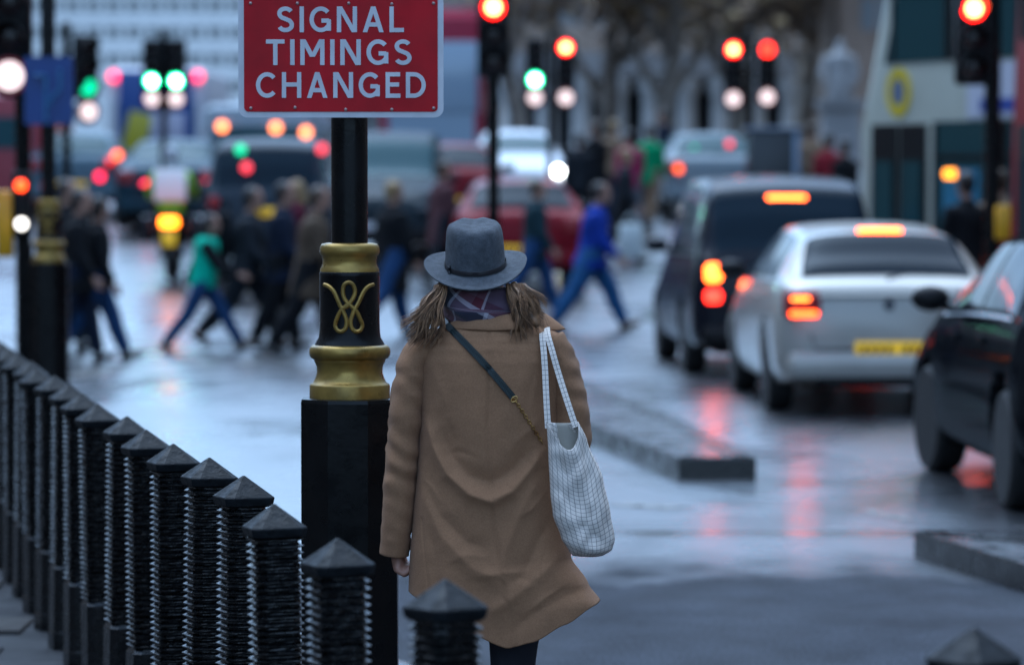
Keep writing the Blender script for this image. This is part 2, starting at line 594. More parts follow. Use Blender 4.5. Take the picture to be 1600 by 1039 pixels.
CAPM = M('bollard cap paint', (.008, .010, .012), .5, var=(25, .5), bump=(90, .5, .004), rvar=(30, .15), spec=.13)
def _mk(mb, n):
    me = mb.mesh(n, CAPM if n == 'cap' else IRON, smooth=False)
    return me
ME_SH, ME_BA, ME_CA = [_mk(_sh, 'shaft')] + [_mk(bollard_parts(q_)[0], 'shaft') for q_ in range(1, 5)], _mk(_ba, 'base'), _mk(_ca, 'cap')
ORD = ['nearest', 'second', 'third', 'fourth', 'fifth', 'sixth', 'seventh', 'eighth', 'ninth', 'tenth', 'eleventh', 'twelfth', 'thirteenth',
       'fourteenth', 'fifteenth', 'sixteenth', 'seventeenth', 'eighteenth']
def bollard(p, rz, label):
    r = thing('bollard', label, 'bollard', (p.x, p.y, PAVE_Z), rz, 'ribbed iron bollards')
    k = (TIP - PAVE_Z) / 1.008
    for n_, me in (('shaft', random.choice(ME_SH)), ('base', ME_BA), ('cap', ME_CA)):
        link(n_, me, r)
    r.scale = (1.02, 1.02, k)
    r.rotation_euler = (R(random.uniform(-.5, .5)), R(random.uniform(-.9, .9)), rz + R(random.uniform(-3, 3)))
for i, p in enumerate(BOLL):
    rz = R([38, 24, 20, 21, 22, 22][min(i, 5)])
    lab = ('nearest ribbed black bollard, blurred, in front of the coat hem' if i == 0 else
           'black ribbed iron bollard, %s from the camera in the row' % ORD[i])
    bollard(p, rz, lab)
bollard(RIGHT_B, R(38), 'lone black bollard whose pointed cap pokes in at the bottom right corner')

# ------------------------------------------------------------------ lamp posts
def lamppost(px, Y, label, zb=0.0, lit=False):
    x = xat(px, Y)
    root = thing('lamp_post', label, 'lamp post', (x, Y, zb), 0, 'black and gold lamp posts')
    D = -zb
    # octagonal plinth
    mb = MB()
    ap = .136 / math.cos(PI / 8)
    mb.lathe([(ap * 1.14, 0), (ap * 1.14, .10), (ap * 1.03, .13), (ap, .16), (ap, 1.222 + D), (ap * .985, 1.232 + D), (ap * .9, 1.234 + D)], 8, a0=PI / 8)
    mb.build('plinth', BLACK_P, root, smooth=False)
    mb = MB()
    mb.lathe([(.100, 1.232), (.1145, 1.234), (.1145, 1.268), (.112, 1.273), (.105, 1.276), (.098, 1.29), (.0935, 1.305), (.094, 1.322),
              (.099, 1.334), (.1015, 1.338), (.1015, 1.343), (.109, 1.346), (.1145, 1.354), (.116, 1.364), (.1135, 1.376), (.106, 1.383), (.09, 1.386)], 48, c=(0, 0, D))
    mb.build('lower_collar', GOLD, root, sharp=50)
    mb = MB()
    mb.lathe([(.100, 1.384), (.096, 1.392), (.0885, 1.405), (.0865, 1.42), (.0855, 1.45), (.0855, 1.58), (.0865, 1.589), (.082, 1.594)], 48, c=(0, 0, D))
    drum = mb.build('drum', BLACK_P, root, sharp=50)
    mb = MB()
    mb.lathe([(.078, 1.590), (.0845, 1.592), (.0835, 1.600), (.079, 1.607), (.0765, 1.616), (.0765, 1.626), (.0785, 1.631), (.0785, 1.636), (.083, 1.640),
              (.0855, 1.650), (.084, 1.662), (.0785, 1.671), (.065, 1.6735)], 48, c=(0, 0, D))
    mb.build('upper_collar', GOLD, root, sharp=50)
    mb = MB()
    mb.lathe([(.052, 1.665 + D), (.052, 3.6 + D), (.046, 3.62 + D), (.044, 5.6 + D)], 32)
    mb.build('pole', BLACK_P, root)
    # looped monogram, raised on the drum, front and back
    s = 1 / 550.0
    def mono(pts, a0):
        out_ = []
        n = 8
        P = [Vector((p[0], p[1], 0)) for p in pts]
        for i in range(len(P) - 1):
            p0, p1, p2, p3 = P[max(i - 1, 0)], P[i], P[i + 1], P[min(i + 2, len(P) - 1)]
            for k in range(n):
                t_ = k / n
                q = .5 * ((2 * p1) + (-p0 + p2) * t_ + (2 * p0 - 5 * p1 + 4 * p2 - p3) * t_ ** 2 + (-p0 + 3 * p1 - 3 * p2 + p3) * t_ ** 3)
                out_.append(q)
        out_.append(P[-1])
        res = []
        for q in out_:
            ang = a0 + math.asin(max(-.97, min(.97, q.x / .0875)))
            res.append((.0865 * math.sin(ang), -.0865 * math.cos(ang), q.y))
        return res
    def pp(lst): return [((x_ - 549.5) * s, 1.88 - (y_ - 266) * s + D) for x_, y_ in lst]
    left = pp([(511, 444), (519, 447), (527, 455), (534, 470), (539, 479), (546, 478), (551, 473), (557, 464), (560, 454), (557, 444), (550, 440), (543, 444), (541, 454), (543, 464), (549, 473)])
    left2 = pp([(549, 473), (543, 479), (537, 485), (532, 495), (529, 506), (532, 514), (539, 516), (545, 511), (547, 502), (545, 493), (541, 484), (538, 478)])
    right = pp([(588, 444), (580, 447), (573, 455), (566, 470), (561, 479)])
    right2 = pp([(550, 473), (556, 479), (562, 485), (567, 495), (571, 506), (568, 514), (561, 516), (555, 511), (553, 502), (555, 493), (558, 484), (561, 478)])
    for k in range(2):
        mb = MB()
        for L_ in (left, left2, right, right2):
            mb.tube(mono(L_, k * PI), .0062, 8)
        mb.build('monogram', GOLD, root)
    # lantern above the frame
    mb = MB()
    mb.lathe([(.05, 5.55 + D), (.09, 5.62 + D), (.17, 5.95 + D), (.19, 6.0 + D), (.12, 6.1 + D), (.03, 6.2 + D), (.01, 6.3 + D)], 12)
    mb.build('lantern', BLACK_P, root)
    return root
LP_Y = 10.91
lamppost(546, LP_Y, 'black lamp post with gold collars carrying the red sign, beside the walking woman', PAVE_Z)
lamppost(76, 27.0, 'blurred black and gold lamp post carrying the blue arrow sign at left', 0.0)

# ------------------------------------------------------------------ red road sign
SIGN_RED = M('red sign sheeting', (.46, .004, .012), .4, spec=.25, var=(7, .22), bump=(300, .05, .001), rvar=(9, .12))
SIGN_WHITE = M('white sign sheeting', (.60, .62, .66), .4, var=(12, .12))
def glyph(ch):
    """strokes of a road-sign capital: ('q', x0, y0, x1, y1) slanted bar with level ends, ('p', points) ribbon; returns (width, strokes)"""
    def arc(cx, cy, rx, ry, a0, a1, n=22):
        return [(cx + rx * math.cos(R(lerp(a0, a1, i / n))), cy + ry * math.sin(R(lerp(a0, a1, i / n)))) for i in range(n + 1)]
    h = .085
    if ch == 'I': return .17, [('q', .085, 0, .085, 1)]
    if ch == 'L': return .56, [('q', .085, 0, .085, 1), ('p', [(.10, h), (.56, h)])]
    if ch == 'T': return .70, [('q', .35, 0, .35, 1), ('p', [(0, 1 - h), (.70, 1 - h)])]
    if ch == 'E': return .58, [('q', .085, 0, .085, 1), ('p', [(.1, h), (.58, h)]), ('p', [(.1, .52), (.53, .52)]), ('p', [(.1, 1 - h), (.57, 1 - h)])]
    if ch == 'H': return .76, [('q', .085, 0, .085, 1), ('q', .675, 0, .675, 1), ('p', [(.1, .52), (.66, .52)])]
    if ch == 'N': return .78, [('q', .085, 0, .085, 1), ('q', .695, 0, .695, 1), ('q', .11, 1, .67, 0)]
    if ch == 'M': return .92, [('q', .085, 0, .085, 1), ('q', .835, 0, .835, 1), ('q', .11, 1, .46, .32), ('q', .81, 1, .46, .32)]
    if ch == 'A': return .82, [('q', .095, 0, .41, 1), ('q', .725, 0, .41, 1), ('p', [(.22, .30), (.60, .30)])]
    if ch == 'D': return .78, [('q', .085, 0, .085, 1), ('p', [(.1, 1 - h)] + arc(.32, .5, .375, .5 - h, 90, -90) + [(.1, h)])]
    if ch == 'C': return .80, [('p', arc(.44, .5, .355, .5 - h, 42, 318, 30))]
    if ch == 'G': return .84, [('p', arc(.44, .5, .355, .5 - h, 42, 322, 30)), ('q', .745, .06, .745, .50), ('p', [(.46, .45), (.75, .45)])]
    if ch == 'S':
        return .66, [('p', arc(.33, .735, .235, .18, 25, 180, 12) + arc(.33, .735, .235, .20, 195, 255, 5) + arc(.33, .275, .245, .22, 75, -0, 7) + arc(.33, .275, .245, .19, -15, -158, 12))]
def text_mesh(txt, name, width, height, bold=.0):
    mb = MB(); x = 0.0; sw = .165; lay = 0
    tot = sum(glyph(c)[0] for c in txt) + .21 * (len(txt) - 1)
    k = width / tot
    for c in txt:
        w_, st = glyph(c)
        for s_ in st:
            d = -.0006 - .00012 * (lay % 5); lay += 1
            if s_[0] == 'q':
                _, x0, y0, x1, y1 = s_
                hw_ = sw / 2 * math.hypot(x1 - x0, y1 - y0) / abs(y1 - y0)
                L_ = [(x0 - hw_, y0), (x1 - hw_, y1)]; R_ = [(x0 + hw_, y0), (x1 + hw_, y1)]
            else:
                P = [Vector(p_) for p_ in s_[1]]; L_ = []; R_ = []
                for i, p_ in enumerate(P):
                    t_ = (P[min(i + 1, len(P) - 1)] - P[max(i - 1, 0)]).normalized()
                    n_ = Vector((-t_.y, t_.x)) * sw / 2
                    L_.append(tuple(p_ + n_)); R_.append(tuple(p_ - n_))
            def T_(p_, dd_): return ((x + p_[0]) * k - width / 2, dd_, (p_[1] - .5) * height)
            mb.loft([[T_(a_, d), T_(b_, d), T_(b_, .0006), T_(a_, .0006)] for a_, b_ in zip(L_, R_)], True, True, True)
        x += w_ + .21
    return mb.mesh(name, SIGN_WHITE, smooth=False)
def red_sign():
    Y = LP_Y - .075
    s = 6000 / Y
    cx, cy = 532.5, 40.0
    c = at(cx, cy, Y)
    root = thing('road_sign', 'red rectangular road sign with white capitals, fixed to the lamp post', 'road sign', c)
    hw, hh = 160 / s, 143.5 / s
    mb = MB()
    mb.slab(rrect(hw, hh, 14 / s, 6), 0, .004)
    mb.build('border_plate', SIGN_WHITE, root)
    mb = MB()
    mb.slab(rrect(hw - 9.0 / s, hh - 9.0 / s, 7 / s, 6), -.0022, -.0004)
    face = mb.build('red_face', SIGN_RED, root)
    for txt, x0, x1, y0, y1 in (('SIGNAL', 433, 631, 11, 51), ('TIMINGS', 416, 643, 62, 102), ('CHANGED', 400, 665, 113, 153)):
        me = text_mesh(txt, 'lettering', (x1 - x0) / s, (y1 - y0) / s, .008)
        link('lettering', me, root, ((x0 + x1) / 2 / s - cx / s, -.0032, -((y0 + y1) / 2 - cy) / s))
    st = MB(); st.lathe([(.0001, -.004), (.003, -.0036), (.0046, -.002), (.005, 0)], 12, axis='Y')
    me = st.mesh('stud', M('sign stud', (.45, .32, .30), .3, metal=.4))
    for px, py in ((392, 169), (461, 168), (540, 171), (612, 171), (677, 169), (545, 6), (612, 7), (677, 6), (465, 6), (392, 6)):
        link('stud', me, root, ((px - cx) / s, -.0026, -(py - cy) / s))
    for zz in (-.14, .12):
        mb = MB()
        mb.box((.02, .010, zz), (.40, .012, .045), bev=.004)
        mb.lathe([(.0565, -.02), (.0565, .02)], 24, c=(xat(546, LP_Y) - c.x, .075, zz))
        mb.build('bracket', PLASTIC, root)
red_sign()

# blue arrow sign on the far post
BLUE_SIGN = M('blue sign sheeting', (.012, .055, .22), .35, var=(6, .15))
TEAL_ARROW = M('faded arrow sheeting', (.07, .26, .48), .4)
def blue_sign():
    Y = 26.86; s = 6000 / Y
    c = at(76, 142, Y)
    root = thing('direction_sign', 'blurred blue rectangular lane sign with pale arrows on the left lamp post', 'road sign', c)
    mb = MB(); mb.slab(rrect(38 / s, 53 / s, .015), 0, .02); mb.build('sign_plate', BLUE_SIGN, root)
    for pts in ([(72, 190), (72, 118), (55, 118)], [(78, 165), (78, 158), (94, 140), (94, 108)]):
        mb = MB()
        q = [((x - 76) / s, -.012, -(y - 142) / s) for x, y in pts]
        mb.tube(q, .025, 6, sq=.4, up=(0, 1, 0)); mb.build('arrow', TEAL_ARROW, root, smooth=False)
    mb = MB(); mb.box((0, .06, 0), (.14, .10, .05), bev=.01); mb.build('bracket', PLASTIC, root)
blue_sign()

# ------------------------------------------------------------------ traffic signals
LENS_OFF = M('unlit signal lens', (.02, .01, .01), .2)
SIGN_RING = M('sign red ring', (.4, .02, .03), .4)
def signal(px, Y, heads, label, zb=None, pole_r=.057, pole_h=None, extra=None):
    """heads: (px of head, py of red lens, lit, py of lit disc or None, pixel spacing of lenses or None, yaw)"""
    zb = gz(Y) if zb is None else zb
    x = xat(px, Y)
    root = thing('traffic_signal', label, 'traffic light', (x, Y, zb), 0, 'traffic signals')
    top = 0
    for (hx, rz_py, lit, disc, yaw) in heads:
        p = at(hx, rz_py, Y - .12)
        zr = p.z - zb
        lx = p.x - x
        rot = Matrix.Rotation(yaw, 4, 'Z')
        def T(v_): return Vector((lx, -.12, 0)) + (rot @ Vector(v_))
        top = max(top, zr + .2)
        mb = MB()
        mb.box((0, .10, zr - .25), (.30, .17, .80), bev=.03)
        mb.v = [tuple(T(v_)) for v_ in mb.v]
        hs_ = mb.build('housing', PLASTIC, root)
        if abs(lx) > .02:
            for zz in (zr - .02, zr - .48):
                a = MB(); a.tube([(lx, 0, zz), (0, .0, zz)], .02, 8); a.build('bracket', PLASTIC, root)
        for k, cn in enumerate(('red', 'amber', 'green')):
            mb = MB()
            mb.lathe([(.0001, -.012), (.03, -.011), (.062, -.008), (.1, .012), (.1, .03)], 20, axis='Y', c=(0, 0, zr - .25 * k))
            mb.m = [1 if 40 <= i_ < 80 else 0 for i_ in range(len(mb.f))]
            mb.v = [tuple(T(v_)) for v_ in mb.v]
            mat = LENS_OFF
            if lit == 'red' and k == 0: mat = RED_L
            if lit == 'green' and k == 2: mat = GREEN_L
            if lit == 'dimred' and k == 0: mat = RED_T
            if lit == 'dimgreen' and k == 2: mat = GREEN_D
            mb.build(cn + '_lens', [mat, {'signal red': RED_R, 'signal green': GREEN_R}.get(mat.name, mat)], root)
            # hood: a half tube above the lens
            mb = MB()
            rings = []
            for yy, r0 in ((.02, .108), (-.16, .108), (-.16, .101), (.02, .101)):
                rings.append([T((r0 * math.cos(a), yy + (0.08 if i_ in (0, 12) and yy < 0 else 0), zr - .25 * k + r0 * math.sin(a)))
                              for i_, a in enumerate([R(-15 + 210 * j / 12) for j in range(13)])])
            mb.loft(rings, close=False)
            mb.build('hood', PLASTIC, root)
        if disc:
            q = at(hx, disc, Y - .12)
            zd = q.z - zb
            mb = MB(); mb.lathe([(.15, .0), (.16, .02), (.16, .09), (.14, .1)], 24, axis='Y', c=(0, 0, zd))
            mb.v = [tuple(T(v_)) for v_ in mb.v]
            box = mb.build('sign_box', PLASTIC, root)
            mb = MB(); mb.lathe([(.0001, -.006), (.105, -.006), (.105, .004)], 24, axis='Y', c=(0, 0, zd))
            mb.v = [tuple(T(v_)) for v_ in mb.v]
            mb.build('sign_face', SIGNLIT, root)
            mb = MB(); mb.lathe([(.105, -.009), (.135, -.009), (.135, .002), (.105, .002), (.105, -.009)], 24, axis='Y', c=(0, 0, zd))
            mb.v = [tuple(T(v_)) for v_ in mb.v]
            mb.f = [f for f in mb.f if len(f) == 4]
            mb.build('sign_ring', SIGN_RING, root)
    mb = MB()
    mb.lathe([(pole_r * 1.5, 0), (pole_r * 1.5, .05), (pole_r, .07), (pole_r, pole_h or top + .1), (pole_r * .5, (pole_h or top + .1) + .02)], 16)
    mb.build('pole', BLACK_P, root)
    return root
signal(771, 36.0, [(771, 12, 'red', None, 0)], 'red traffic light on the tall black pole right above the hat')
signal(860, 60.0, [(884, 75, 'red', 153, 0), (836, 75, 'green', 153, 0)], 'twin traffic light showing green on its left head and red on its right')
signal(1172, 60.0, [(1146, 78, 'red', 155, 0), (1199, 78, 'dimred', 152, 0)], 'twin traffic light showing two reds above the black taxi')
signal(256, 60.0, [(237, 77, 'green', 155, 0), (275, 77, 'green', 155, 0)], 'twin traffic light with two bright greens left of the red sign')
signal(104, 48.0, [(138, 74, 'dimgreen', 175, R(28))], 'traffic light turned aside with small green lamp, right of the blue sign')
signal(36, 27.6, [(14, -52, 'none', 119, 0)], 'dark traffic light with lit round sign cut by the left edge', pole_h=3.4)
rp = signal(1550, 33.0, [(1522, 14, 'red', None, 0)], 'red traffic light with thick black pole at the right edge', zb=.13, pole_r=.07)
YELLOW_BOX = M('yellow box', (.75, .36, .01), .4)
mb = MB(); p = at(1567, 348, 32.85); mb.box((p.x - rp.location.x, p.y - 33.0, p.z - .13), (.13, .10, .30), bev=.02)
mb.build('push_button_box', YELLOW_BOX, rp)
# low cycle signal
def cycle_signal():
    Y = 27.5; x = xat(38, Y)
    root = thing('cycle_signal', 'short black post with small red and white lamps at the left edge', 'traffic light', (x, Y, 0))
    mb = MB(); mb.lathe([(.09, 0), (.09, .04), (.06, .06), (.06, 1.35)], 16); mb.build('pole', BLACK_P, root)
    c1 = at(32, 290, Y - .1); c2 = at(33, 350, Y - .1)
    mb = MB(); mb.box((c1.x - x, 0, (c1.z + c2.z) / 2 ), (.13, .14, .48), bev=.02); mb.build('housing', PLASTIC, root)
    for c, m_, n_ in ((c1, lamp('cycle red', (1, .05, .005), 2.4), 'red_lens'), (c2, lamp('cycle white', (1, .96, .9), 1.5), 'white_lens')):
        mb = MB(); mb.lathe([(.0001, -.01), (.03, -.006), (.042, .01), (.042, .04)], 16, axis='Y', c=(c.x - x, -.1, c.z)); mb.build(n_, m_, root)
    mb = MB(); c = at(8, 350, Y); mb.box((c.x - x, 0, c.z), (.12, .1, .48), bev=.02); mb.build('push_button_box', YELLOW_BOX, root)
    mb = MB(); mb.tube([(c.x - x, 0, c.z), (0, 0, c.z)], .02, 8); mb.build('bracket', PLASTIC, root)
cycle_signal()

# ------------------------------------------------------------------ cars
class CarShell:
    def __init__(self, st, wheels):
        self.st = st
        self.wheels = wheels
    def ctrl(self, y):
        zb, wl, wm, zt, wb, zr, wr = interp(self.st, y)
        e = max(zr - zt, .012)
        return [Vector((0, y, zb)), Vector((wl * .8, y, zb)), Vector((wl, y, zb + .06)), Vector((wm, y, lerp(zb, zt, .58))), Vector((wb, y, zt)),
                Vector((lerp(wb, wr, .5), y, zt + e * .52)), Vector((wr, y, zr - min(.07, e * .25))), Vector((wr * .74, y, zr - min(.02, e * .08))), Vector((0, y, zr))]
    def pt(self, y, q, side=1):
        C = self.ctrl(y)
        q = min(max(q, 0), 7.999)
        i = int(q); t = q - i
        p1, p2 = C[i], C[i + 1]
        p0 = C[i - 1] if i > 0 else Vector((-C[1].x, y, C[1].z))
        p3 = C[i + 2] if i < 7 else Vector((-C[7].x, y, C[7].z))
        p = .5 * ((2 * p1) + (-p0 + p2) * t + (2 * p0 - 5 * p1 + 4 * p2 - p3) * t * t + (-p0 + 3 * p1 - 3 * p2 + p3) * t ** 3)
        p.x *= side
        return p
    def nrm(self, y, q, side):
        e = .004
        du = self.pt(y + e, q, side) - self.pt(y - e, q, side)
        dv = self.pt(y, min(q + .02, 7.99), side) - self.pt(y, q - .02, side)
        n = du.cross(dv)
        if n.length < 1e-9: return Vector((0, 0, 1))
        n.normalize()
        c = self.pt(y, q, side) - Vector((0, y, .7))
        return n if n.dot(c) > 0 else -n
    def body(self):
        mb = MB()
        ys = [self.st[0][0] + (self.st[-1][0] - self.st[0][0]) * i / 110 for i in range(111)]
        nq = 40
        rings = []
        for y in ys:
            half = []
            for j in range(nq + 1):
                p = self.pt(y, 8 * j / nq)
                for (yw, zw, r) in self.wheels:
                    d = math.hypot(p.y - yw, p.z - zw)
                    if d < r and p.x > .3 and p.z < zw + r:
                        p.x = min(p.x, p.x - .26 if d < r * .97 else p.x - .02)
                half.append(p)
            ring = half + [Vector((-p.x, p.y, p.z)) for p in reversed(half[1:-1])]
            rings.append(ring)
        mb.loft(rings, True, True, True)
        return mb
    def patch(self, lo, hi, q0, q1, side=1, n=(10, 6), off=.006, both=False):
        """lo=(y0 at q0, y0 at q1), hi the same"""
        mb = MB()
        rows = []
        for j in range(n[1] + 1):
            t = j / n[1]
            q = lerp(q0, q1, t)
            row = []
            ya, yb = lerp(lo[0], lo[1], t), lerp(hi[0], hi[1], t)
            for i in range(n[0] + 1):
                y = lerp(ya, yb, i / n[0])
                row.append(self.pt(y, q, side) + self.nrm(y, q, side) * off)
            rows.append(row)
        mb.loft(rows, close=False)
        return mb
    def glass_band(self, y0, y1, q0, n=(8, 14), off=.006):
        """windscreen or rear window: crosses the car from side to side"""
        mb = MB()
        rows = []
        for i in range(n[0] + 1):
            y = lerp(y0, y1, i / n[0])
            row = []
            for j in range(n[1] + 1):
                u = -1 + 2 * j / n[1]
                side = 1 if u >= 0 else -1
                q = 8 - abs(u) * (8 - q0)
                row.append(self.pt(y, q, side) + self.nrm(y, min(q, 7.9), side) * off)
            rows.append(row)
        mb.loft(rows, close=False)
        return mb

HATCH = [(-2.16, .34, .60, .66, .84, .62, .87, .50), (-2.13, .30, .74, .80, .92, .74, .96, .60), (-2.05, .26, .80, .85, .94, .80, 1.00, .66), (-1.92, .24, .82, .87, .95, .82, 1.14, .65),
         (-1.60, .22, .83, .875, .96, .83, 1.365, .58), (-1.35, .21, .83, .875, .955, .83, 1.385, .57), (-.5, .20, .83, .875, .94, .83, 1.425, .57), (.1, .20, .83, .875, .93, .83, 1.41, .57),
         (.5, .20, .83, .875, .92, .82, 1.32, .59), (1.2, .20, .83, .87, .91, .80, .98, .66), (1.9, .22, .80, .85, .78, .74, .82, .58), (2.1, .26, .70, .76, .64, .64, .70, .50), (2.16, .32, .56, .6, .52, .5, .58, .4)]
SEDAN = [(-2.30, .34, .62, .68, .80, .64, .86, .50), (-2.25, .28, .76, .82, .92, .76, .97, .62), (-1.75, .24, .84, .89, .95, .82, 1.06, .64), (-1.55, .22, .85, .90, .955, .84, 1.13, .62), (-1.0, .20, .85, .90, .95, .84, 1.40, .58),
         (-.4, .20, .85, .90, .94, .84, 1.45, .58), (.2, .20, .85, .90, .93, .84, 1.43, .58), (.6, .20, .85, .90, .92, .83, 1.31, .60), (1.25, .20, .85, .89, .90, .82, 1.0, .67), (2.0, .22, .82, .86, .80, .76, .84, .60), (2.22, .28, .70, .76, .66, .64, .70, .5), (2.28, .34, .56, .6, .5, .5, .58, .4)]
CAB = [(-2.28, .36, .70, .72, .98, .66, 1.02, .56), (-2.24, .32, .80, .84, 1.04, .78, 1.10, .66), (-2.16, .30, .84, .88, 1.06, .82, 1.22, .68), (-2.05, .28, .86, .89, 1.07, .84, 1.50, .68), (-1.88, .26, .87, .90, 1.07, .85, 1.72, .68), (-1.6, .26, .87, .90, 1.06, .85, 1.80, .69),
       (-.8, .25, .87, .90, 1.05, .85, 1.835, .69), (0, .25, .87, .90, 1.04, .85, 1.82, .69), (.35, .25, .87, .90, 1.03, .85, 1.74, .69), (1.0, .25, .87, .90, 1.02, .83, 1.16, .70), (1.9, .26, .84, .87, .92, .72, 1.0, .50), (2.2, .3, .74, .78, .74, .6, .86, .42), (2.29, .36, .6, .64, .6, .5, .68, .36)]

def wheel(root, x, y, r=.31, wd=.20, turn=0):
    wr = MB()
    prof = [(r * .60, -wd / 2), (r * .93, -wd / 2), (r, -wd / 2 + .03), (r, wd / 2 - .03), (r * .93, wd / 2), (r * .60, wd / 2)]
    wr.lathe(prof, 32, axis='X')
    o = wr.build('wheel', RUBBER, root, (x, y, r), rz=turn)
    rim = MB()
    s = 1 if x > 0 else -1
    rim.lathe([(r * .62, s * (wd / 2 - .03)), (r * .62, s * (wd / 2 - .005)), (r * .55, s * (wd / 2 - .035)), (r * .2, s * (wd / 2 - .02)), (.001, s * (wd / 2 - .015))], 24, axis='X')
    for k in range(5):
        a = 2 * PI * k / 5
        rim.box((s * (wd / 2 - .015), math.cos(a) * r * .36, math.sin(a) * r * .36), (.02, .06, r * .44), rx=a - PI / 2)
    rim.build('rim', ALLOY, o)

def car(name, label, loc, rz, prof, paint, kind, glass=GLASS, tail=True, wb=(-1.3, 1.36), head=False, turn=0, plate=PLATE_Y):
    root = thing(name, label, 'car' if kind != 'cab' else 'taxi', loc, rz, 'cars and taxis in the street')
    sh = CarShell(prof, [(wb[0], .31, .37), (wb[1], .31, .37)])
    sh.body().build('body', paint, root, sharp=50)
    y0 = prof[0][0]; y1 = prof[-1][0]
    hw = max(s_[3] for s_ in prof)
    cab = kind == 'cab'
    # glass
    if cab:
        rw = (-2.20, -1.86); ws = (.98, .40); sw = [((-1.90, -1.72), (-1.15, -1.15)), ((-1.05, -1.05), (-.2, -.2)), ((-.12, -.12), (.92, .42))]
    elif kind == 'hatch':
        rw = (-2.0, -1.63); ws = (1.14, .52); sw = [((-1.62, -1.2), (-.62, -.55)), ((-.55, -.48), (.98, .32))]
    else:
        rw = (-1.66, -1.08); ws = (1.18, .62); sw = [((-1.35, -.95), (-.32, -.28)), ((-.25, -.21), (1.02, .42))]
    sh.glass_band(rw[0], rw[1], 6.05 if not cab else 6.0).build('rear_window', glass, root)
    sh.glass_band(ws[0], ws[1], 6.05).build('windscreen', glass, root)
    for side in (1, -1):
        for lo, hi in sw:
            sh.patch(lo, hi, 4.25, 5.85, side).build('side_window', glass, root)
        st = MB()
        pts = [sh.pt(lerp(sw[0][0][0], sw[-1][1][0], k / 12), 4.12, side) + sh.nrm(lerp(sw[0][0][0], sw[-1][1][0], k / 12), 4.12, side) * .006 for k in range(13)]
        st.tube(pts, .011, 6); st.build('window_trim', CHROME if not cab else PLASTIC, root)
        hy = (-.15, .75) if not cab else (-.7, .25)
        for yy in hy:
            p = sh.pt(yy - .45, 3.7, side); h = MB(); h.box((p.x + side * .012, p.y, p.z), (.03, .17, .03), bev=.01); h.build('door_handle', paint, root)
        m_ = MB()
        my = ws[0] - .35
        p = sh.pt(my, 4.2, side)
        m_.blob((p.x + side * .13, my + .02, p.z + .07), (.12, .07, .075), 12, 8); m_.tube([(p.x - side * .02, my + .03, p.z), (p.x + side * .1, my + .02, p.z + .05)], .025, 6)
        m_.build('wing_mirror', PLASTIC if not cab else paint, root)
    for yw in wb:
        for side in (1, -1):
            wheel(root, side * (hw - .115), yw, turn=turn if yw > 0 else 0)
    # under-body, bumpers
    mb = MB(); mb.box((0, 0, .27), (1.3, y1 - y0 - .5, .12)); mb.build('underbody', PLASTIC, root, smooth=False)
    rear_z = prof[1][4] - .12
    for side in (1, -1):
        tl = MB()
        if cab:
            tl.box((side * .70, y0 + .025, .95), (.15, .10, .17), bev=.04)
            t_ = tl.build('tail_lamp', BRAKE if tail else RED_OFF, root)
            tl = MB(); tl.box((side * .70, y0 + .025, .74), (.15, .10, .13), bev=.04)
            tl.build('tail_lamp', RED_T if tail else RED_OFF, root)
        else:
            tl.box((side * .68, y0 + .050, rear_z + .075), (.19, .15, .085), bev=.035)
            tl.build('tail_lamp', BRAKE if tail else RED_OFF, root)
            tl = MB(); tl.box((side * .66, y0 + .052, rear_z + .03), (.29, .15, .215), bev=.045)
            tl.build('lamp_cluster', RED_OFF, root)
            tl = MB(); tl.box((side * .655, y0 + .042, rear_z - .03), (.24, .14, .07), bev=.03)
            tl.build('tail_lamp', BRAKE2 if tail else RED_OFF, root)
        hl = MB(); hl.blob((side * (.66 if head else .60), y1 - .06, .66), (.13, .09, .075), 14, 8)
        hl.build('head_lamp', WHITE_L if head else GLASS, root)
    if tail:
        mb = MB()
        p = sh.pt(rw[1] + .06, 7.9)
        mb.box((0, p.y - .03, p.z + .0) if not cab else (.0, rw[1] - .08, 1.615), (.34, .07, .045) if not cab else (.36, .06, .07), bev=.015)
        mb.build('high_brake_lamp', BRAKE, root)
    mb = MB(); pz = .50 if not cab else .82
    mb.box((0, y0 - .012, pz), (.52, .02, .115), bev=.006); pl = mb.build('number_plate', plate, root)
    for k in range(7):
        if k == 4: continue
        q = MB(); q.box((-.20 + k * .066, y0 - .024, pz), (.034, .003, .062)); q.build('plate_character', PLASTIC, pl, smooth=False)
    mb = MB(); mb.box((0, y1 + .004, .45), (.52, .02, .11), bev=.006); mb.build('number_plate', PLATE_W, root)
    if not cab:
        zc = prof[1][4]
        for pts_ in ([(-.60, zc - .30), (-.56, zc - .42), (.56, zc - .42), (.60, zc - .30)], [(-.72, zc - .50), (.72, zc - .50)]):
            gp_ = MB(); gp_.tube([(a_, y0 - .004, b_) for a_, b_ in pts_], .006, 6); gp_.build('panel_gap', PLASTIC, root)
        wp = MB(); wp.tube([(0, rw[0] - .03, zc + .10), (.12, rw[0] + .0, zc + .12), (.42, rw[0] + .03, zc + .13)], [.012, .009, .006], 6); wp.build('rear_wiper', PLASTIC, root)
        df = MB(); df.box((0, y0 + .0, .27), (1.1, .06, .05), bev=.015); df.build('diffuser', PLASTIC, root)
    bm = MB(); bm.box((0, y0 + .06, .38), (hw * 1.78, .20, .22), bev=.07); bm.build('rear_bumper', paint if not cab else PLASTIC, root)
    bm = MB(); bm.box((0, y1 - .08, .34), (hw * 1.6, .20, .2), bev=.07); bm.build('front_bumper', paint if not cab else PLASTIC, root)
    ex = MB(); ex.lathe([(.03, 0), (.03, .2), (.026, .2), (.026, .02)], 12, axis='Y', c=(-.42, y0 - .03, .25)); ex.build('exhaust_pipe', PLASTIC, root)
    return root, sh
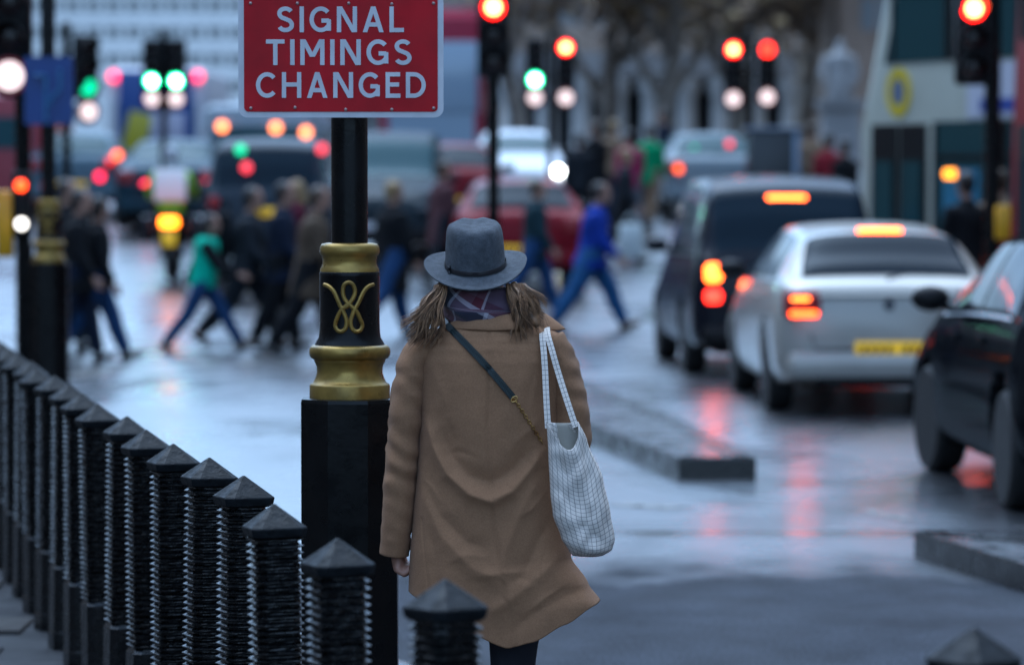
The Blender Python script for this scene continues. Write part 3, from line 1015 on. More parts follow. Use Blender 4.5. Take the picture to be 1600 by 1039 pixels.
RED_OFF = M('unlit tail lamp', (.30, .01, .015), .25)

# silver hatchback with its brake lights on
p = ground(1392, 651)
hb, hsh = car('hatchback_car', 'silver hatchback with glowing brake lights and yellow number plate', (p.x - .10, p.y + 2.16, 0), R(2.2), HATCH, SILVER, 'hatch')
hb.scale = (1.0, 1.0, 1.03)
mb = MB(); mb.lathe([(.0001, -.016), (.026, -.014), (.036, -.016), (.041, -.010), (.041, 0)], 20, axis='Y', c=(0, HATCH[0][0] - .0, .83)); mb.build('round_badge', M('badge', (.07, .08, .1), .3, metal=.5), hb)
mb = MB(); mb.box((0, HATCH[0][0] + .005, .895), (1.12, .05, .03), bev=.012); mb.build('boot_edge', SILVER, hb)
# black taxi
p = ground(1205, 590)
car('taxi', 'black taxi cab with lit brake lamps ahead of the silver hatchback', (p.x + .05, p.y + 2.2, 0), R(3), CAB, CABBLACK, 'cab')
# dark car at the right edge
pf = ground(1470, 735)
car('saloon_car', 'charcoal car cropped by the right edge, seen along its left side', (pf.x + .80 + .05, pf.y - 1.36, 0), R(3.0), SEDAN, DARKBLUE, 'sedan', turn=R(6))[0].scale = (1, 1, 1.07)
# cars up the street
def up(px, Y): return (xat(px, Y), Y, gz(Y))
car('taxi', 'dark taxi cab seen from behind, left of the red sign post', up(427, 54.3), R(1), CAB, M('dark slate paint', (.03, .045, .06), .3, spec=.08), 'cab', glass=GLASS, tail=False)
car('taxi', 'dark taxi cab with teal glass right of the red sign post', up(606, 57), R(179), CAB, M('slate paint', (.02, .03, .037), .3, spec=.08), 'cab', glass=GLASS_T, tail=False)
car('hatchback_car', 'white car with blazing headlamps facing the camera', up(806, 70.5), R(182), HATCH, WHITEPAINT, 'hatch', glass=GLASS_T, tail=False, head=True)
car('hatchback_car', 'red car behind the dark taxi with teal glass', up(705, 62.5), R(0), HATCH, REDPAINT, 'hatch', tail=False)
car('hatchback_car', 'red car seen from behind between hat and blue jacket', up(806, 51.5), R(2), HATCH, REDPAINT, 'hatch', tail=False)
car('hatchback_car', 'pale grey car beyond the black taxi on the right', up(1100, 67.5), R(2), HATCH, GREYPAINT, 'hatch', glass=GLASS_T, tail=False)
# dots of light: small lamps that belong to the vehicles above are placed on them
def dot(parent_label, px, py, Y, mat, r=.05, name='marker_lamp'):
    par = next(o for o in bpy.data.objects if o.get('label') == parent_label)
    bpy.context.view_layer.update()
    w_ = at(px, py, Y)
    l_ = par.matrix_world.inverted() @ w_
    mb = MB(); mb.blob(l_, (r, r * .6, r), 10, 8); mb.build(name, mat, par)
T1 = 'dark taxi cab seen from behind, left of the red sign post'
for px, py in ((385, 262), (503, 233)): dot(T1, px, py, 52.1, lamp('soft red lamp', (1, .05, .08), .8), .07, 'tail_lamp')
dot(T1, 376, 234, 52.2, GREEN_D, .07)
T2 = 'pale grey car beyond the black taxi on the right'
dot(T2, 1060, 264, 65.3, lamp('soft orange lamp', (1, .10, .02), 1.4), .07, 'tail_lamp')
dot(T2, 1140, 225, 65.6, lamp('soft red lamp', (1, .05, .08), .8), .06, 'high_brake_lamp')
dot(T2, 1085, 232, 65.6, GREEN_D, .04)

# ------------------------------------------------------------------ buses and larger vehicles
CREAM = M('cream bus paint', (.40, .42, .36), .35, coat=.3, var=(2, .08))
def bus(label, front_left, heading, paint, L=10.4, W=2.5, H=4.35, zb=0.0, decks=2, glass=GLASS_T, rake=.45, name='bus', skirt=None, zdeck=(.95, 2.12, 2.95, 3.95), door=True, cat='bus'):
    """front_left = xy of the front nearside corner; heading = angle of travel from +Y, anticlockwise"""
    # local: front at y=0, body towards -y, nearside at x=0, offside at x=W
    root = thing(name, label, cat, (front_left[0], front_left[1], zb), heading, 'buses and vans')
    z0 = .28
    zd = zdeck
    prof = [(0.0, z0), (0.0, 2.2), (-rake * .25, 2.9), (-rake, H - .25), (-rake - .15, H - .04), (-rake - .5, H), (-L + .5, H), (-L + .12, H - .06), (-L, H - .3), (-L, z0)]
    if decks == 1:
        prof = [(0, z0), (0, 1.2), (-rake * .6, H - .3), (-rake, H - .05), (-rake - .3, H), (-L + .3, H), (-L + .06, H - .08), (-L, H - .3), (-L, z0)]
    mb = MB()
    rings = []
    for x, ins in ((.06, .05), (.015, .015), (0, 0), (W, 0)):
        pass
    for x, ins in ((.0, .20), (.025, .12), (.07, .06), (.16, .012), (.24, 0), (W - .24, 0), (W - .16, .012), (W - .07, .06), (W - .025, .12), (W, .20)):
        cy = -L / 2; cz = H / 2
        rings.append([(x, y + (ins if y < cy else -ins), z + (ins if z < cz else -ins)) for y, z in prof])
    mb.loft(rings, True, True, True)
    mb.build('body', paint, root, sharp=25)
    def side(y0, y1, za, zb_, n_, mat, x=0.0, t=.02, slant=0.0):
        m_ = MB()
        for xs in (x,):
            poly = [(y0, za), (y1, za), (y1, zb_), (y0 - slant, zb_)]
            m_.loft([[(xs - t, a, b_) for a, b_ in poly], [(xs + .01, a, b_) for a, b_ in poly]], True, True, True)
        o_ = m_.build(n_, mat, root, smooth=False)
        if n_ == 'window':
            for yy_ in (y0 - slant * .5, y1):
                b2 = MB(); b2.box((x - t - .004, yy_, (za + zb_) / 2), (.02, .06, zb_ - za)); b2.build('gasket', PLASTIC, o_, smooth=False)
            b2 = MB(); b2.box((x - t - .006, (y0 + y1) / 2, za + (zb_ - za) * .74), (.02, abs(y1 - y0), .045)); b2.build('transom', PLASTIC, o_, smooth=False)
        return o_
    # nearside glazing
    y = -.42
    first = True
    if door:
        for k in range(2):
            d = side(-.40 - k * .62, -.97 - k * .62, .38, zd[1] - .02, 'door', PLASTIC)
            g = MB(); g.box((-.03, -.685 - k * .62, 1.25), (.012, .40, 1.45)); g.build('pane', glass, d, smooth=False)
        y = -1.80
    while y > -L + .8:
        y2 = max(y - 1.45, -L + .25)
        if decks == 2 or True:
            side(y, y2 + .10, zd[0], zd[1], 'window', glass)
        y = y2
    if decks == 2:
        y = -.46 - (.22 if rake > .5 else 0); first = True
        while y > -L + .8:
            y2 = max(y - 1.45, -L + .25)
            side(y, y2 + .10, zd[2], zd[3], 'window', glass, slant=rake * .6 if first else 0)
            first = False
            y = y2
    # offside and ends
    for (za, zb2) in (((zd[0], zd[1]), (zd[2], zd[3])) if decks == 2 else ((zd[0], zd[1]),)):
        m_ = MB(); m_.box((W + .005, -L / 2, (za + zb2) / 2), (.03, L - 1.4, zb2 - za)); m_.build('window', glass, root, smooth=False)
        m_ = MB(); m_.box((W / 2, -L - .005, (za + zb2) / 2), (W - .5, .03, zb2 - za), bev=.01); m_.build('rear_window', glass, root, smooth=False)
    m_ = MB(); m_.loft([[(.22, .012, .95), (W - .22, .012, .95), (W - .22, .012, 2.15), (.22, .012, 2.15)], [(.22, -.1, .95), (W - .22, -.1, .95), (W - .22, -.1, 2.15), (.22, -.1, 2.15)]], True, True, True)
    if decks == 2: m_.build('windscreen', glass, root, smooth=False)
    for yy in (-2.6, -L + 2.4):
        for x in (.16, W - .16):
            wheel(root, x, yy, r=.47, wd=.28)
            a = MB(); a.lathe([(.56, -.01), (.56, .01)], 24, axis='X', c=(x - .165 if x < 1 else x + .165, yy, .5)); a.build('wheel_arch', PLASTIC, root)
    return root
# cream double decker at right
YB = 43.0
zbf = 0.0
cb = bus('cream double decker bus with yellow ring emblem on its side', (xat(1336, YB), YB), R(24), CREAM, zb=zbf, zdeck=(.95, 2.40, 3.05, 4.1), H=4.5, glass=M('bus glass', (.018, .055, .06), .15, spec=.08), rake=.65)
EMB_Y = M('emblem yellow', (.62, .46, .02), .4); EMB_B = M('emblem blue grey', (.12, .16, .24), .4)
mb = MB(); mb.lathe([(.15, -.004), (.27, -.004), (.27, .01), (.15, .01), (.15, -.004)], 28, axis='X', c=(-.012, -.98, 2.73))
mb.f = [f for f in mb.f if len(f) == 4]
mb.build('emblem_ring', EMB_Y, cb)
mb = MB(); mb.lathe([(.0001, -.004), (.145, -.004), (.145, .01)], 28, axis='X', c=(-.012, -.98, 2.73)); mb.build('emblem_disc', EMB_B, cb)
mb = MB(); mb.box((-.008, -3.3, 2.72), (.02, 1.7, .58)); mb.build('advert_panel', M('white advert panel', (.50, .52, .60), .4), cb, smooth=False)
mb = MB(); mb.box((-.022, -3.4, 2.56), (.012, 1.35, .14)); mb.build('blue_strip', M('blue advert strip', (.03, .07, .30), .4), cb, smooth=False)
for yy in (-1.05, -2.2):
    mb = MB(); mb.box((.35, yy, 3.2), (.4, .4, .5), bev=.12); mb.build('seat', PLASTIC, cb)
bpy.context.view_layer.update()
wl = cb.matrix_world.inverted() @ at(1475, 272, 41.0)
mb = MB(); mb.box((-.03, wl.y, wl.z), (.06, .22, .10), bev=.02); mb.build('side_lamp', ORANGE_L, cb)
mb = MB(); mb.box((-.02, -2.35, 1.62), (.02, .75, .55)); mb.build('blue_reflection', M('blue reflection tint', (.02, .16, .26), .3), cb, smooth=False)  # blue reflection in the side window, put in as a coloured panel
# red double decker at the right edge
rb = bus('red double decker bus cut off by the right edge behind the signal pole', (xat(1572, 35.0), 35.0), R(9), M('red bus paint', (.22, .006, .012), .4, spec=.03), zb=0.0, rake=.25, zdeck=(.95, 2.3, 3.05, 4.0), glass=M('dull bus glass', (.02, .03, .035), .5, spec=.02))
mb = MB(); mb.box((1.25, .03, 2.62), (1.9, .06, .40), bev=.02); mb.build('destination_board', M('pale blind', (.45, .45, .55), .4), rb)
# red double decker behind the sign
Yr = 92.0
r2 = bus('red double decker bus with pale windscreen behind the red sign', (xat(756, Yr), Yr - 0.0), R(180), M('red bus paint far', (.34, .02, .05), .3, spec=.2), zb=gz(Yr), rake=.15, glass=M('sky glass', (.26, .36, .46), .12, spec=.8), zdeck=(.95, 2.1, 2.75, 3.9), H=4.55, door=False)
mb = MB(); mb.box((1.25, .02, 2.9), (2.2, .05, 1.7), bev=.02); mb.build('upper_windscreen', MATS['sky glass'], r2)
# blue backed coach on the left
Yc = 98.0
coach = bus('white framed coach with blue rear panel in the left lane', (xat(168, Yc) , Yc + 9.0), 0, M('coach white', (.52, .56, .62), .35), L=9, W=2.5, H=3.3, zb=gz(Yc), decks=1, rake=.2, name='coach', zdeck=(1.4, 2.4, 0, 0), door=False)
BLUEP = M('blue coach panel', (.015, .07, .27), .35)
mb = MB(); mb.box((1.25, -9.06, 2.2), (1.9, .05, 2.0), bev=.04); mb.build('rear_panel', BLUEP, coach)
mb = MB(); mb.box((.75, -9.10, 1.55), (.6, .04, 1.2), bev=.2, ry=R(14)); mb.build('yellow_graphic', M('coach yellow', (.42, .38, .02), .4), coach)
mb = MB(); mb.box((1.55, -9.10, 1.75), (.85, .04, .8), bev=.1); mb.build('pale_graphic', M('coach pale', (.45, .46, .58), .4), coach)
mb = MB(); mb.box((1.5, -9.12, 2.35), (.55, .04, .25), bev=.08); mb.build('orange_graphic', M('coach orange', (.4, .2, .05), .4), coach)
for x in (.17, 2.33):
    mb = MB(); mb.blob((x, -9.08, 3.18 - .12), (.13, .05, .13), 10, 8); mb.build('top_lamp', lamp('coach red lamp', (1, .03, .10), 1.6), coach)
# pale coach roof with amber lamps behind the taxi
Yv = 86.0
van = bus('pale grey coach with amber roof lamps behind the dark taxi', (xat(318, Yv), Yv + 8), 0, M('grey coach paint', (.25, .32, .37), .35), L=8, W=2.5, H=2.5, zb=gz(Yv) - .35, decks=1, rake=.2, name='coach', zdeck=(1.2, 2.0, 0, 0), door=False)
bpy.context.view_layer.update()
for px, py in ((347, 198), (431, 200), (478, 207)):
    l_ = van.matrix_world.inverted() @ at(px, py, Yv - .05)
    mb = MB(); mb.blob(l_, (.11, .06, .11), 12, 8); mb.build('amber_lamp', AMBER_L, van)
# red van on the left
Yz = 66.0
rv = bus('red van at the far left behind the blue sign', (xat(-110, Yz), Yz + 4.5), 0, M('red van paint', (.30, .03, .045), .4), L=4.5, W=2.0, H=2.35, zb=gz(Yz), decks=1, rake=.3, name='van', zdeck=(1.3, 1.9, 0, 0), door=False, cat='van')
rv.scale = (1, 1, .92)
# dark box cabinet behind the taxi
Yk = 60.0
k0 = at(1205, 235, Yk)
kr = thing('kiosk', 'dark square kiosk with pale side just above the black taxi roof', 'kiosk', (k0.x, Yk, gz(Yk)))
hk = zat(205, Yk) - gz(Yk)
mb = MB(); mb.box((0, 0, hk / 2), (.72, .7, hk), bev=.03); mb.build('cabinet', M('kiosk dark', (.02, .025, .03), .35), kr)
mb = MB(); mb.box((.37, 0, hk / 2), (.10, .74, hk * 1.01), bev=.02); mb.build('side_panel', M('kiosk pale', (.18, .26, .36), .35), kr)
mb = MB(); mb.box((0, 0, hk + .03), (.86, .8, .06), bev=.02); mb.build('roof', M('kiosk roof', (.16, .2, .26), .35), kr)

# ------------------------------------------------------------------ people
def cloth(name, col, rough=.8):
    return M(name, col, rough, var=(8, .2), bump=(140, .2, .003), spec=.12)
def remesh(o, vox, it=4):
    md = o.modifiers.new('Remesh', 'REMESH'); md.mode = 'VOXEL'; md.voxel_size = vox; md.use_smooth_shade = True
    sm = o.modifiers.new('Smooth', 'SMOOTH'); sm.iterations = it; sm.factor = .5
    return o
def ell_ring(c, a, b, lean, n=16, yaw=0.0):
    """horizontal elliptical ring tilted forward by lean (rotation about x)"""
    out_ = []
    for j in range(n):
        t = 2 * PI * j / n
        x, y = a * math.cos(t), b * math.sin(t)
        out_.append(Vector((c.x + x * math.cos(yaw) - y * math.sin(yaw), c.y + (y * math.cos(yaw) + x * math.sin(yaw)) * math.cos(lean), c.z - y * math.sin(lean))))
    return out_
def hand_lofts(mb, wrist, d, side, k, palm_n=None):
    """palm, four fingers and a thumb hanging along direction d"""
    d = d.normalized()
    fw = Vector((0, 1, 0)); fw = (fw - d * fw.dot(d)).normalized()        # across the palm
    n = d.cross(fw) * side                                               # out of the palm back
    pc = wrist + d * .05 * k
    rings = []
    for t, wv, th in ((-.02, .024, .018), (.02, .032, .017), (.06, .038, .016), (.085, .037, .013), (.095, .03, .009)):
        c = wrist + d * t * k
        rings.append([c + (fw * math.cos(2 * PI * j / 10) * wv + n * math.sin(2 * PI * j / 10) * th) * k for j in range(10)])
    mb.loft(rings, True, True, True)
    for i, (off, ln) in enumerate(((.028, .070), (.009, .080), (-.010, .074), (-.027, .058))):
        b_ = wrist + d * .085 * k + fw * off * k
        in_ = -n * side * 1.0
        inn = Vector((-side, 0, 0)); inn = (inn - d * inn.dot(d)); inn = inn.normalized() if inn.length > .1 else n
        p1 = b_ + d * ln * .45 * k + inn * .006 * k
        p2 = p1 + (d * .85 + inn * .5).normalized() * ln * .32 * k
        p3 = p2 + (d * .55 + inn * .8).normalized() * ln * .26 * k
        mb.tube([b_ - d * .012 * k, b_, p1, p2, p3], [.0098 * k, .0095 * k, .009 * k, .0082 * k, .0065 * k], 8)
    b_ = wrist + d * .03 * k + fw * .022 * k
    p1 = b_ + (d * .7 + fw * .7).normalized() * .038 * k
    p2 = p1 + (d * .95 + fw * .25).normalized() * .03 * k
    mb.tube([b_ - d * .01 * k, b_, p1, p2], [.013 * k, .0125 * k, .011 * k, .0085 * k], 8)

def head_lofts(mb, c, k, turn=0.0, nod=0.0):
    rot = Matrix.Rotation(turn, 3, 'Z') @ Matrix.Rotation(-nod, 3, 'X')
    def L_(v): return c + rot @ (Vector(v) * k)
    prof = [(-.118, .035, .040, .045), (-.105, .052, .062, .032), (-.075, .062, .085, .012), (-.03, .070, .094, .002), (.02, .076, .098, -.002), (.06, .075, .096, -.006), (.09, .062, .078, -.008), (.108, .040, .050, -.008), (.116, .012, .015, -.008)]
    rings = []
    for z, a, b_, cy in prof:
        rings.append([L_((a * math.cos(2 * PI * j / 16), cy + b_ * math.sin(2 * PI * j / 16), z)) for j in range(16)])
    mb.loft(rings, True, True, True)
    mb.tube([L_((0, .085, .012)), L_((0, .104, -.02)), L_((0, .100, -.032))], [.008 * k, .013 * k, .011 * k], 8)     # nose
    mb.tube([L_((-.022, .088, -.058)), L_((0, .096, -.058)), L_((.022, .088, -.058))], .008 * k, 6)                  # lips
    mb.tube([L_((-.045, .080, .022)), L_((0, .094, .022)), L_((.045, .080, .022))], .010 * k, 6)                     # brow
    for s_ in (1, -1):
        mb.blob(L_((s_ * .077, -.008, -.008)), (.010 * k, .018 * k, .030 * k), 8, 6, rot)
    return L_

HAIR_D = M('dark hair', (.014, .010, .009), .5, bump=(60, .5, .01))
HAIR_B = M('brown hair', (.06, .035, .02), .5, bump=(60, .5, .01))
HAIR_F = M('fair hair', (.28, .18, .08), .5, bump=(60, .5, .01))
SHOE = M('dark shoe leather', (.014, .012, .012), .4)
SHOE_B = M('brown shoe leather', (.06, .03, .02), .5)

def person(label, loc, heading, h=1.74, legs=((24, 6), (-22, 20)), arms=((-18, 20), (20, 30)), lean=4, jacket=None, trousers=None, hair=HAIR_D, shoe=SHOE,
           hem=.80, wide=1.0, long_hair=False, hood=None, turn=0.0, nod=0.0, skin=SKIN, sit=None, hat=None, hatmat=None, vox=.0125, apron=None, arm_out=(7, 7)):
    """legs: (thigh forward deg, knee bend) left, right.  arms: (upper arm forward deg, elbow bend) left, right.  faces +Y locally."""
    k = h / 1.75
    root = thing('person', label, 'person', loc, heading, 'pedestrians')
    def leg(a, bend, sx, hz):
        a, b_ = R(a), R(bend)
        hip = Vector((sx * .095 * k * wide, 0, hz))
        knee = hip + Vector((sx * .008, math.sin(a), -math.cos(a))) * .44 * k
        a2 = a - b_
        ank = knee + Vector((0, math.sin(a2), -math.cos(a2))) * .42 * k
        return hip, knee, ank, a2
    hz = .92 * k
    if sit is None:
        low = min(leg(a, b_, s_, 0)[2].z for (a, b_), s_ in zip(legs, (-1, 1)))
        hz = -low + .075 * k
    else:
        hz = sit
    body = MB(); jk = MB(); tr = MB()
    LL = [leg(a, b_, s_, hz) for (a, b_), s_ in zip(legs, (-1, 1))]
    ln = R(lean)
    def sp(z, y=0.0): return Vector((0, y + z * math.sin(ln), hz + z * math.cos(ln)))
    # torso
    tors = [(-.10, .10, .085), (-.06, .155, .105), (0, .165, .112), (.10, .150, .105), (.20, .142, .102), (.32, .158, .112), (.42, .168, .108), (.47, .150, .092), (.505, .085, .07), (.53, .055, .058)]
    body.loft([ell_ring(sp(z * k), a * k * wide, b_ * k * wide, ln) for z, a, b_ in tors], True, True, True)
    neck0, head_c = sp(.50 * k), sp(.715 * k) + Vector((0, .025 * k, 0))
    body.tube([sp(.48 * k), sp(.56 * k), sp(.64 * k) + Vector((0, .015 * k, 0))], [.062 * k, .055 * k, .055 * k], 12)
    L_ = head_lofts(body, head_c, k, turn, nod)
    # legs
    for i, (hip, knee, ank, a2) in enumerate(LL):
        mid1 = hip.lerp(knee, .45); mid2 = knee.lerp(ank, .35) + Vector((0, -.012 * k, 0))
        body.tube([hip + Vector((0, 0, .06 * k)), hip, mid1, knee, mid2, ank], [.075 * k, .086 * k, .074 * k, .053 * k, .054 * k, .036 * k], 12)
        tr.tube([hip + Vector((0, 0, .09 * k)), hip, mid1, knee, mid2, ank.lerp(knee, .06)], [.105 * k * wide, .112 * k * wide, .10 * k * wide, .082 * k * wide, .078 * k * wide, .070 * k], 14)
        sh = MB()
        fd = Vector((0, math.cos(a2 * .75), math.sin(a2 * .75)))
        dn = Vector((0, math.sin(a2 * .75), -math.cos(a2 * .75)))
        heel = ank + dn * .035 * k - fd * .055 * k
        body.tube([ank, ank + dn * .03 * k, ank + dn * .035 * k + fd * .1 * k], [.036 * k, .038 * k, .028 * k], 10)
        sh.tube([heel - fd * .02 * k, heel, heel + fd * .07 * k, heel + fd * .15 * k, heel + fd * .21 * k, heel + fd * .235 * k],
                [.022 * k, .038 * k, .043 * k, .044 * k, .036 * k, .018 * k], 12)
        sh.tube([ank.lerp(knee, .12), ank, ank + dn * .03 * k], [.046 * k, .044 * k, .046 * k], 12)
        remesh(sh.build('shoe', shoe, root), .014 * k, 3)
    tr.loft([ell_ring(sp(z * k), a * k * wide, b_ * k * wide, ln) for z, a, b_ in ((-.09, .12, .10), (-.05, .172, .120), (.0, .18, .125), (.08, .166, .118), (.12, .15, .105))], True, True, True)
    # arms
    for i, ((a, bend), s_) in enumerate(zip(arms, (-1, 1))):
        a, b_ = R(a), R(bend)
        o_ = R(arm_out[i])
        shd = sp(.445 * k) + Vector((s_ * .172 * k * wide, 0, 0))
        elb = shd + Vector((s_ * math.sin(o_), math.sin(a) * math.cos(o_), -math.cos(a) * math.cos(o_))) * .29 * k
        a2 = a + b_
        wr = elb + Vector((s_ * math.sin(o_) * .3, math.sin(a2), -math.cos(a2))) * .25 * k
        body.tube([shd.lerp(sp(.43 * k), .35), shd, shd.lerp(elb, .5), elb, elb.lerp(wr, .3), wr], [.05 * k, .052 * k, .046 * k, .038 * k, .038 * k, .026 * k], 12)
        hand_lofts(body, wr, wr - elb, s_, k)
        jk.tube([shd.lerp(sp(.43 * k), .45), shd, shd.lerp(elb, .5), elb, elb.lerp(wr, .35), wr - (wr - elb) * .05], [.078 * k, .085 * k, .080 * k, .074 * k, .066 * k, .052 * k], 14)
    # jacket
    hz_rel = (hem * k - hz)
    flare = 1.0 if hem > .7 else 1.12
    low = [(hz_rel / k, .185 * flare, .15 * flare), (min(hz_rel / k + .06, -.0), .186 * flare, .148 * flare)] if hz_rel < -.07 else [(hz_rel / k, .185, .14)]
    jr = low + [(z, a, b_) for z, a, b_ in ((.02, .188, .140), (.12, .178, .134), (.22, .174, .132), (.33, .186, .138), (.42, .192, .128), (.47, .168, .108), (.51, .098, .088), (.555, .078, .078), (.57, .062, .066)) if z > hz_rel / k + .07]
    jk.loft([ell_ring(sp(z * k), a * k * wide, b_ * k * wide, ln, 20) for z, a, b_ in jr], True, True, True)
    remesh(body.build('body', skin, root), vox * k, 3)
    remesh(jk.build('jacket', jacket, root), .017 * k, 5)
    remesh(tr.build('trousers', trousers, root), .017 * k, 5)
    # hair: shell over top and back
    hr = MB()
    for z, a, b_, cy in ():
        pass
    rot = Matrix.Rotation(turn, 3, 'Z') @ Matrix.Rotation(-nod, 3, 'X')
    hr.blob(L_((0, -.022, .035)), (.086 * k, .100 * k, .092 * k), 16, 10, rot)
    hr.blob(L_((0, -.045, -.02)), (.078 * k, .070 * k, .085 * k), 14, 8, rot)
    if long_hair:
        hr.tube([L_((0, -.05, .02)), L_((0, -.075, -.08)), L_((0, -.085, -.18)), L_((0, -.08, -.26))], [.08 * k, .082 * k, .075 * k, .04 * k], 12)
    if hood is None:
        remesh(hr.build('hair', hair, root), .014 * k, 2)
    else:
        hd = MB()
        hd.blob(L_((0, -.018, .01)), (.105 * k, .118 * k, .135 * k), 16, 10, rot)
        hd.tube([sp(.5 * k), L_((0, -.03, -.08))], [.10 * k, .09 * k], 12)
        remesh(hd.build('helmet' if hood == 'helmet' else 'hood', hatmat or jacket, root), .016 * k, 3)
    return root

JEANS = cloth('blue jeans', (.018, .055, .14))
JEANS_B = cloth('bright blue jeans', (.02, .09, .22))
NAVY = cloth('navy cloth', (.010, .016, .032))
BLK = cloth('black cloth', (.009, .010, .012))
CHAR = cloth('charcoal cloth', (.018, .022, .028))
TEALC = cloth('dark teal cloth', (.012, .035, .045))
BROWN = cloth('brown cloth', (.085, .060, .042))
GREENC = cloth('green cloth', (.0, .50, .33))
BLUEC = cloth('blue jacket cloth', (.008, .035, .26))
PINKC = cloth('pink cloth', (.35, .03, .10))
GRNC = cloth('bright green cloth', (.0, .30, .12))
GREYC = cloth('grey cloth', (.10, .11, .13))
TANC = cloth('tan cloth', (.22, .15, .10))
REDC = cloth('red cloth', (.25, .02, .03))
HIVIS = cloth('hi vis lime cloth', (.35, .62, .05), .6)
SKIN2 = M('brown skin', (.16, .085, .055), .5)

def foot(px, py):
    g = ground(px, py)
    return (g.x, g.y, gz(g.y))
RT, LT = R(-90), R(90)       # walking to the image right / left
person('man in black jacket, hands down, half hidden by the left lamp post', foot(120, 566), RT, 1.70, ((16, 4), (-14, 14)), ((-8, 18), (10, 22)), 3, BLK, NAVY, HAIR_D, hem=.70, wide=1.18)
person('person in black jacket and blue jeans striding right of the left lamp post', foot(150, 564), R(-80), 1.66, ((24, 4), (-20, 18)), ((-10, 18), (6, 22)), 2, BLK, JEANS, HAIR_D, hem=.74, turn=R(30), wide=1.14)
gp = person('woman in bright green vest and blue jeans striding to the right', foot(318, 548), RT, 1.52, ((34, 6), (-26, 12)), ((-34, 8), (36, 30)), 6, BLK, JEANS, HAIR_D, SHOE_B, hem=.80, long_hair=True)
person('man in dark hooded jacket walking just right of the green vest', foot(386, 545), RT, 1.76, ((28, 8), (-26, 20)), ((-12, 30), (12, 40)), 4, CHAR, CHAR, HAIR_D, SHOE_B, hem=.72, wide=1.18)
person('man in navy jacket and black trousers left of the brown coat', foot(440, 546), RT, 1.75, ((12, 4), (-12, 14)), ((-8, 25), (12, 30)), 2, NAVY, BLK, HAIR_D, hem=.70, wide=1.14)
person('man in brown coat partly hidden by the lamp post', foot(486, 560), RT, 1.74, ((20, 8), (-20, 16)), ((10, 30), (14, 60)), 6, BROWN, BLK, HAIR_B, hem=.60, wide=1.22)
person('man in long black coat just right of the lamp post', foot(612, 528), R(-60), 1.78, ((20, 6), (-22, 22)), ((-8, 20), (8, 20)), 1, BLK, JEANS, HAIR_F, hem=.50, wide=1.15)
person('person in dark teal jacket behind the hat', foot(835, 510), RT, 1.68, ((22, 6), (-24, 20)), ((-8, 20), (12, 24)), 2, TEALC, JEANS, HAIR_B, hem=.72, wide=1.15)
person('man in bright blue jacket and blue jeans striding right of the hat', foot(924, 522), RT, 1.78, ((30, 8), (-26, 8)), ((-12, 26), (14, 30)), 7, BLUEC, JEANS_B, HAIR_D, SHOE_B, hem=.70, wide=1.2)
person('person in dark clothes beside the white bag', foot(975, 470), RT, 1.66, ((18, 6), (-16, 16)), ((-6, 20), (8, 24)), 2, CHAR, BLK, HAIR_F, hem=.72)
person('woman in wine coat behind the brown coat', foot(468, 512), LT, 1.66, ((16, 4), (-16, 16)), ((-8, 24), (10, 30)), 2, cloth('wine cloth', (.08, .012, .025)), BLK, HAIR_F, hem=.52, wide=1.1, long_hair=True)
person('person in black parka walking close to the left lamp post', foot(100, 548), R(-100), 1.78, ((12, 4), (-14, 16)), ((-8, 24), (10, 30)), 2, BLK, CHAR, HAIR_D, hem=.60, wide=1.2)
person('woman in pink scarf and grey coat left of the red car', foot(690, 486), R(-60), 1.66, ((16, 4), (-14, 14)), ((-8, 24), (10, 30)), 2, cloth('mauve cloth', (.10, .045, .05)), CHAR, HAIR_B, hem=.55, wide=1.1)
# vest of the green woman
def vest(root):
    k = 1.52 / 1.75
    j = next(c for c in root.children if c.name.startswith('jacket'))
    mb = MB(); hz = .86 * k
    ln = R(6)
    def sp(z): return Vector((0, z * math.sin(ln), hz + z * math.cos(ln)))
    mb.loft([ell_ring(sp(z * k), a * k, b_ * k, ln, 20) for z, a, b_ in ((-.10, .200, .160), (.02, .205, .162), (.12, .200, .156), (.22, .196, .154), (.33, .204, .160), (.42, .206, .150), (.47, .185, .13), (.51, .11, .10))], True, True, True)
    remesh(mb.build('vest', GREENC, root), .017, 3)
vest(gp)
# white shopping bag and backpack
def bag(name, label, c, size, mat, straps=True):
    r = thing(name, label, 'bag', c)
    mb = MB(); mb.box((0, 0, size[2] / 2), size, bev=min(size) * .3); mb.build('body', mat, r)
    for s_ in (-1, 1):
        mb = MB()
        pts = [(s_ * size[0] * .0 + math.cos(a) * size[0] * .28, s_ * size[1] * .35, size[2] + math.sin(a) * .14 - .01) for a in [PI * j / 8 for j in range(9)]]
        mb.tube(pts, .008, 6); mb.build('handle', mat, r)
g = foot(986, 470)
bag('shopping_bag', 'white shopping bag beside the person in dark clothes', (xat(986, g[1] - .32), g[1] - .32, zat(404, g[1] - .32)), (.34, .16, .50), M('white bag', (.55, .62, .62), .6, var=(5, .1)))
g = foot(386, 545)
bag('backpack', 'black backpack on the man in dark hooded jacket', (g[0] - .24, g[1] - .02, .98), (.18, .30, .46), BLK)
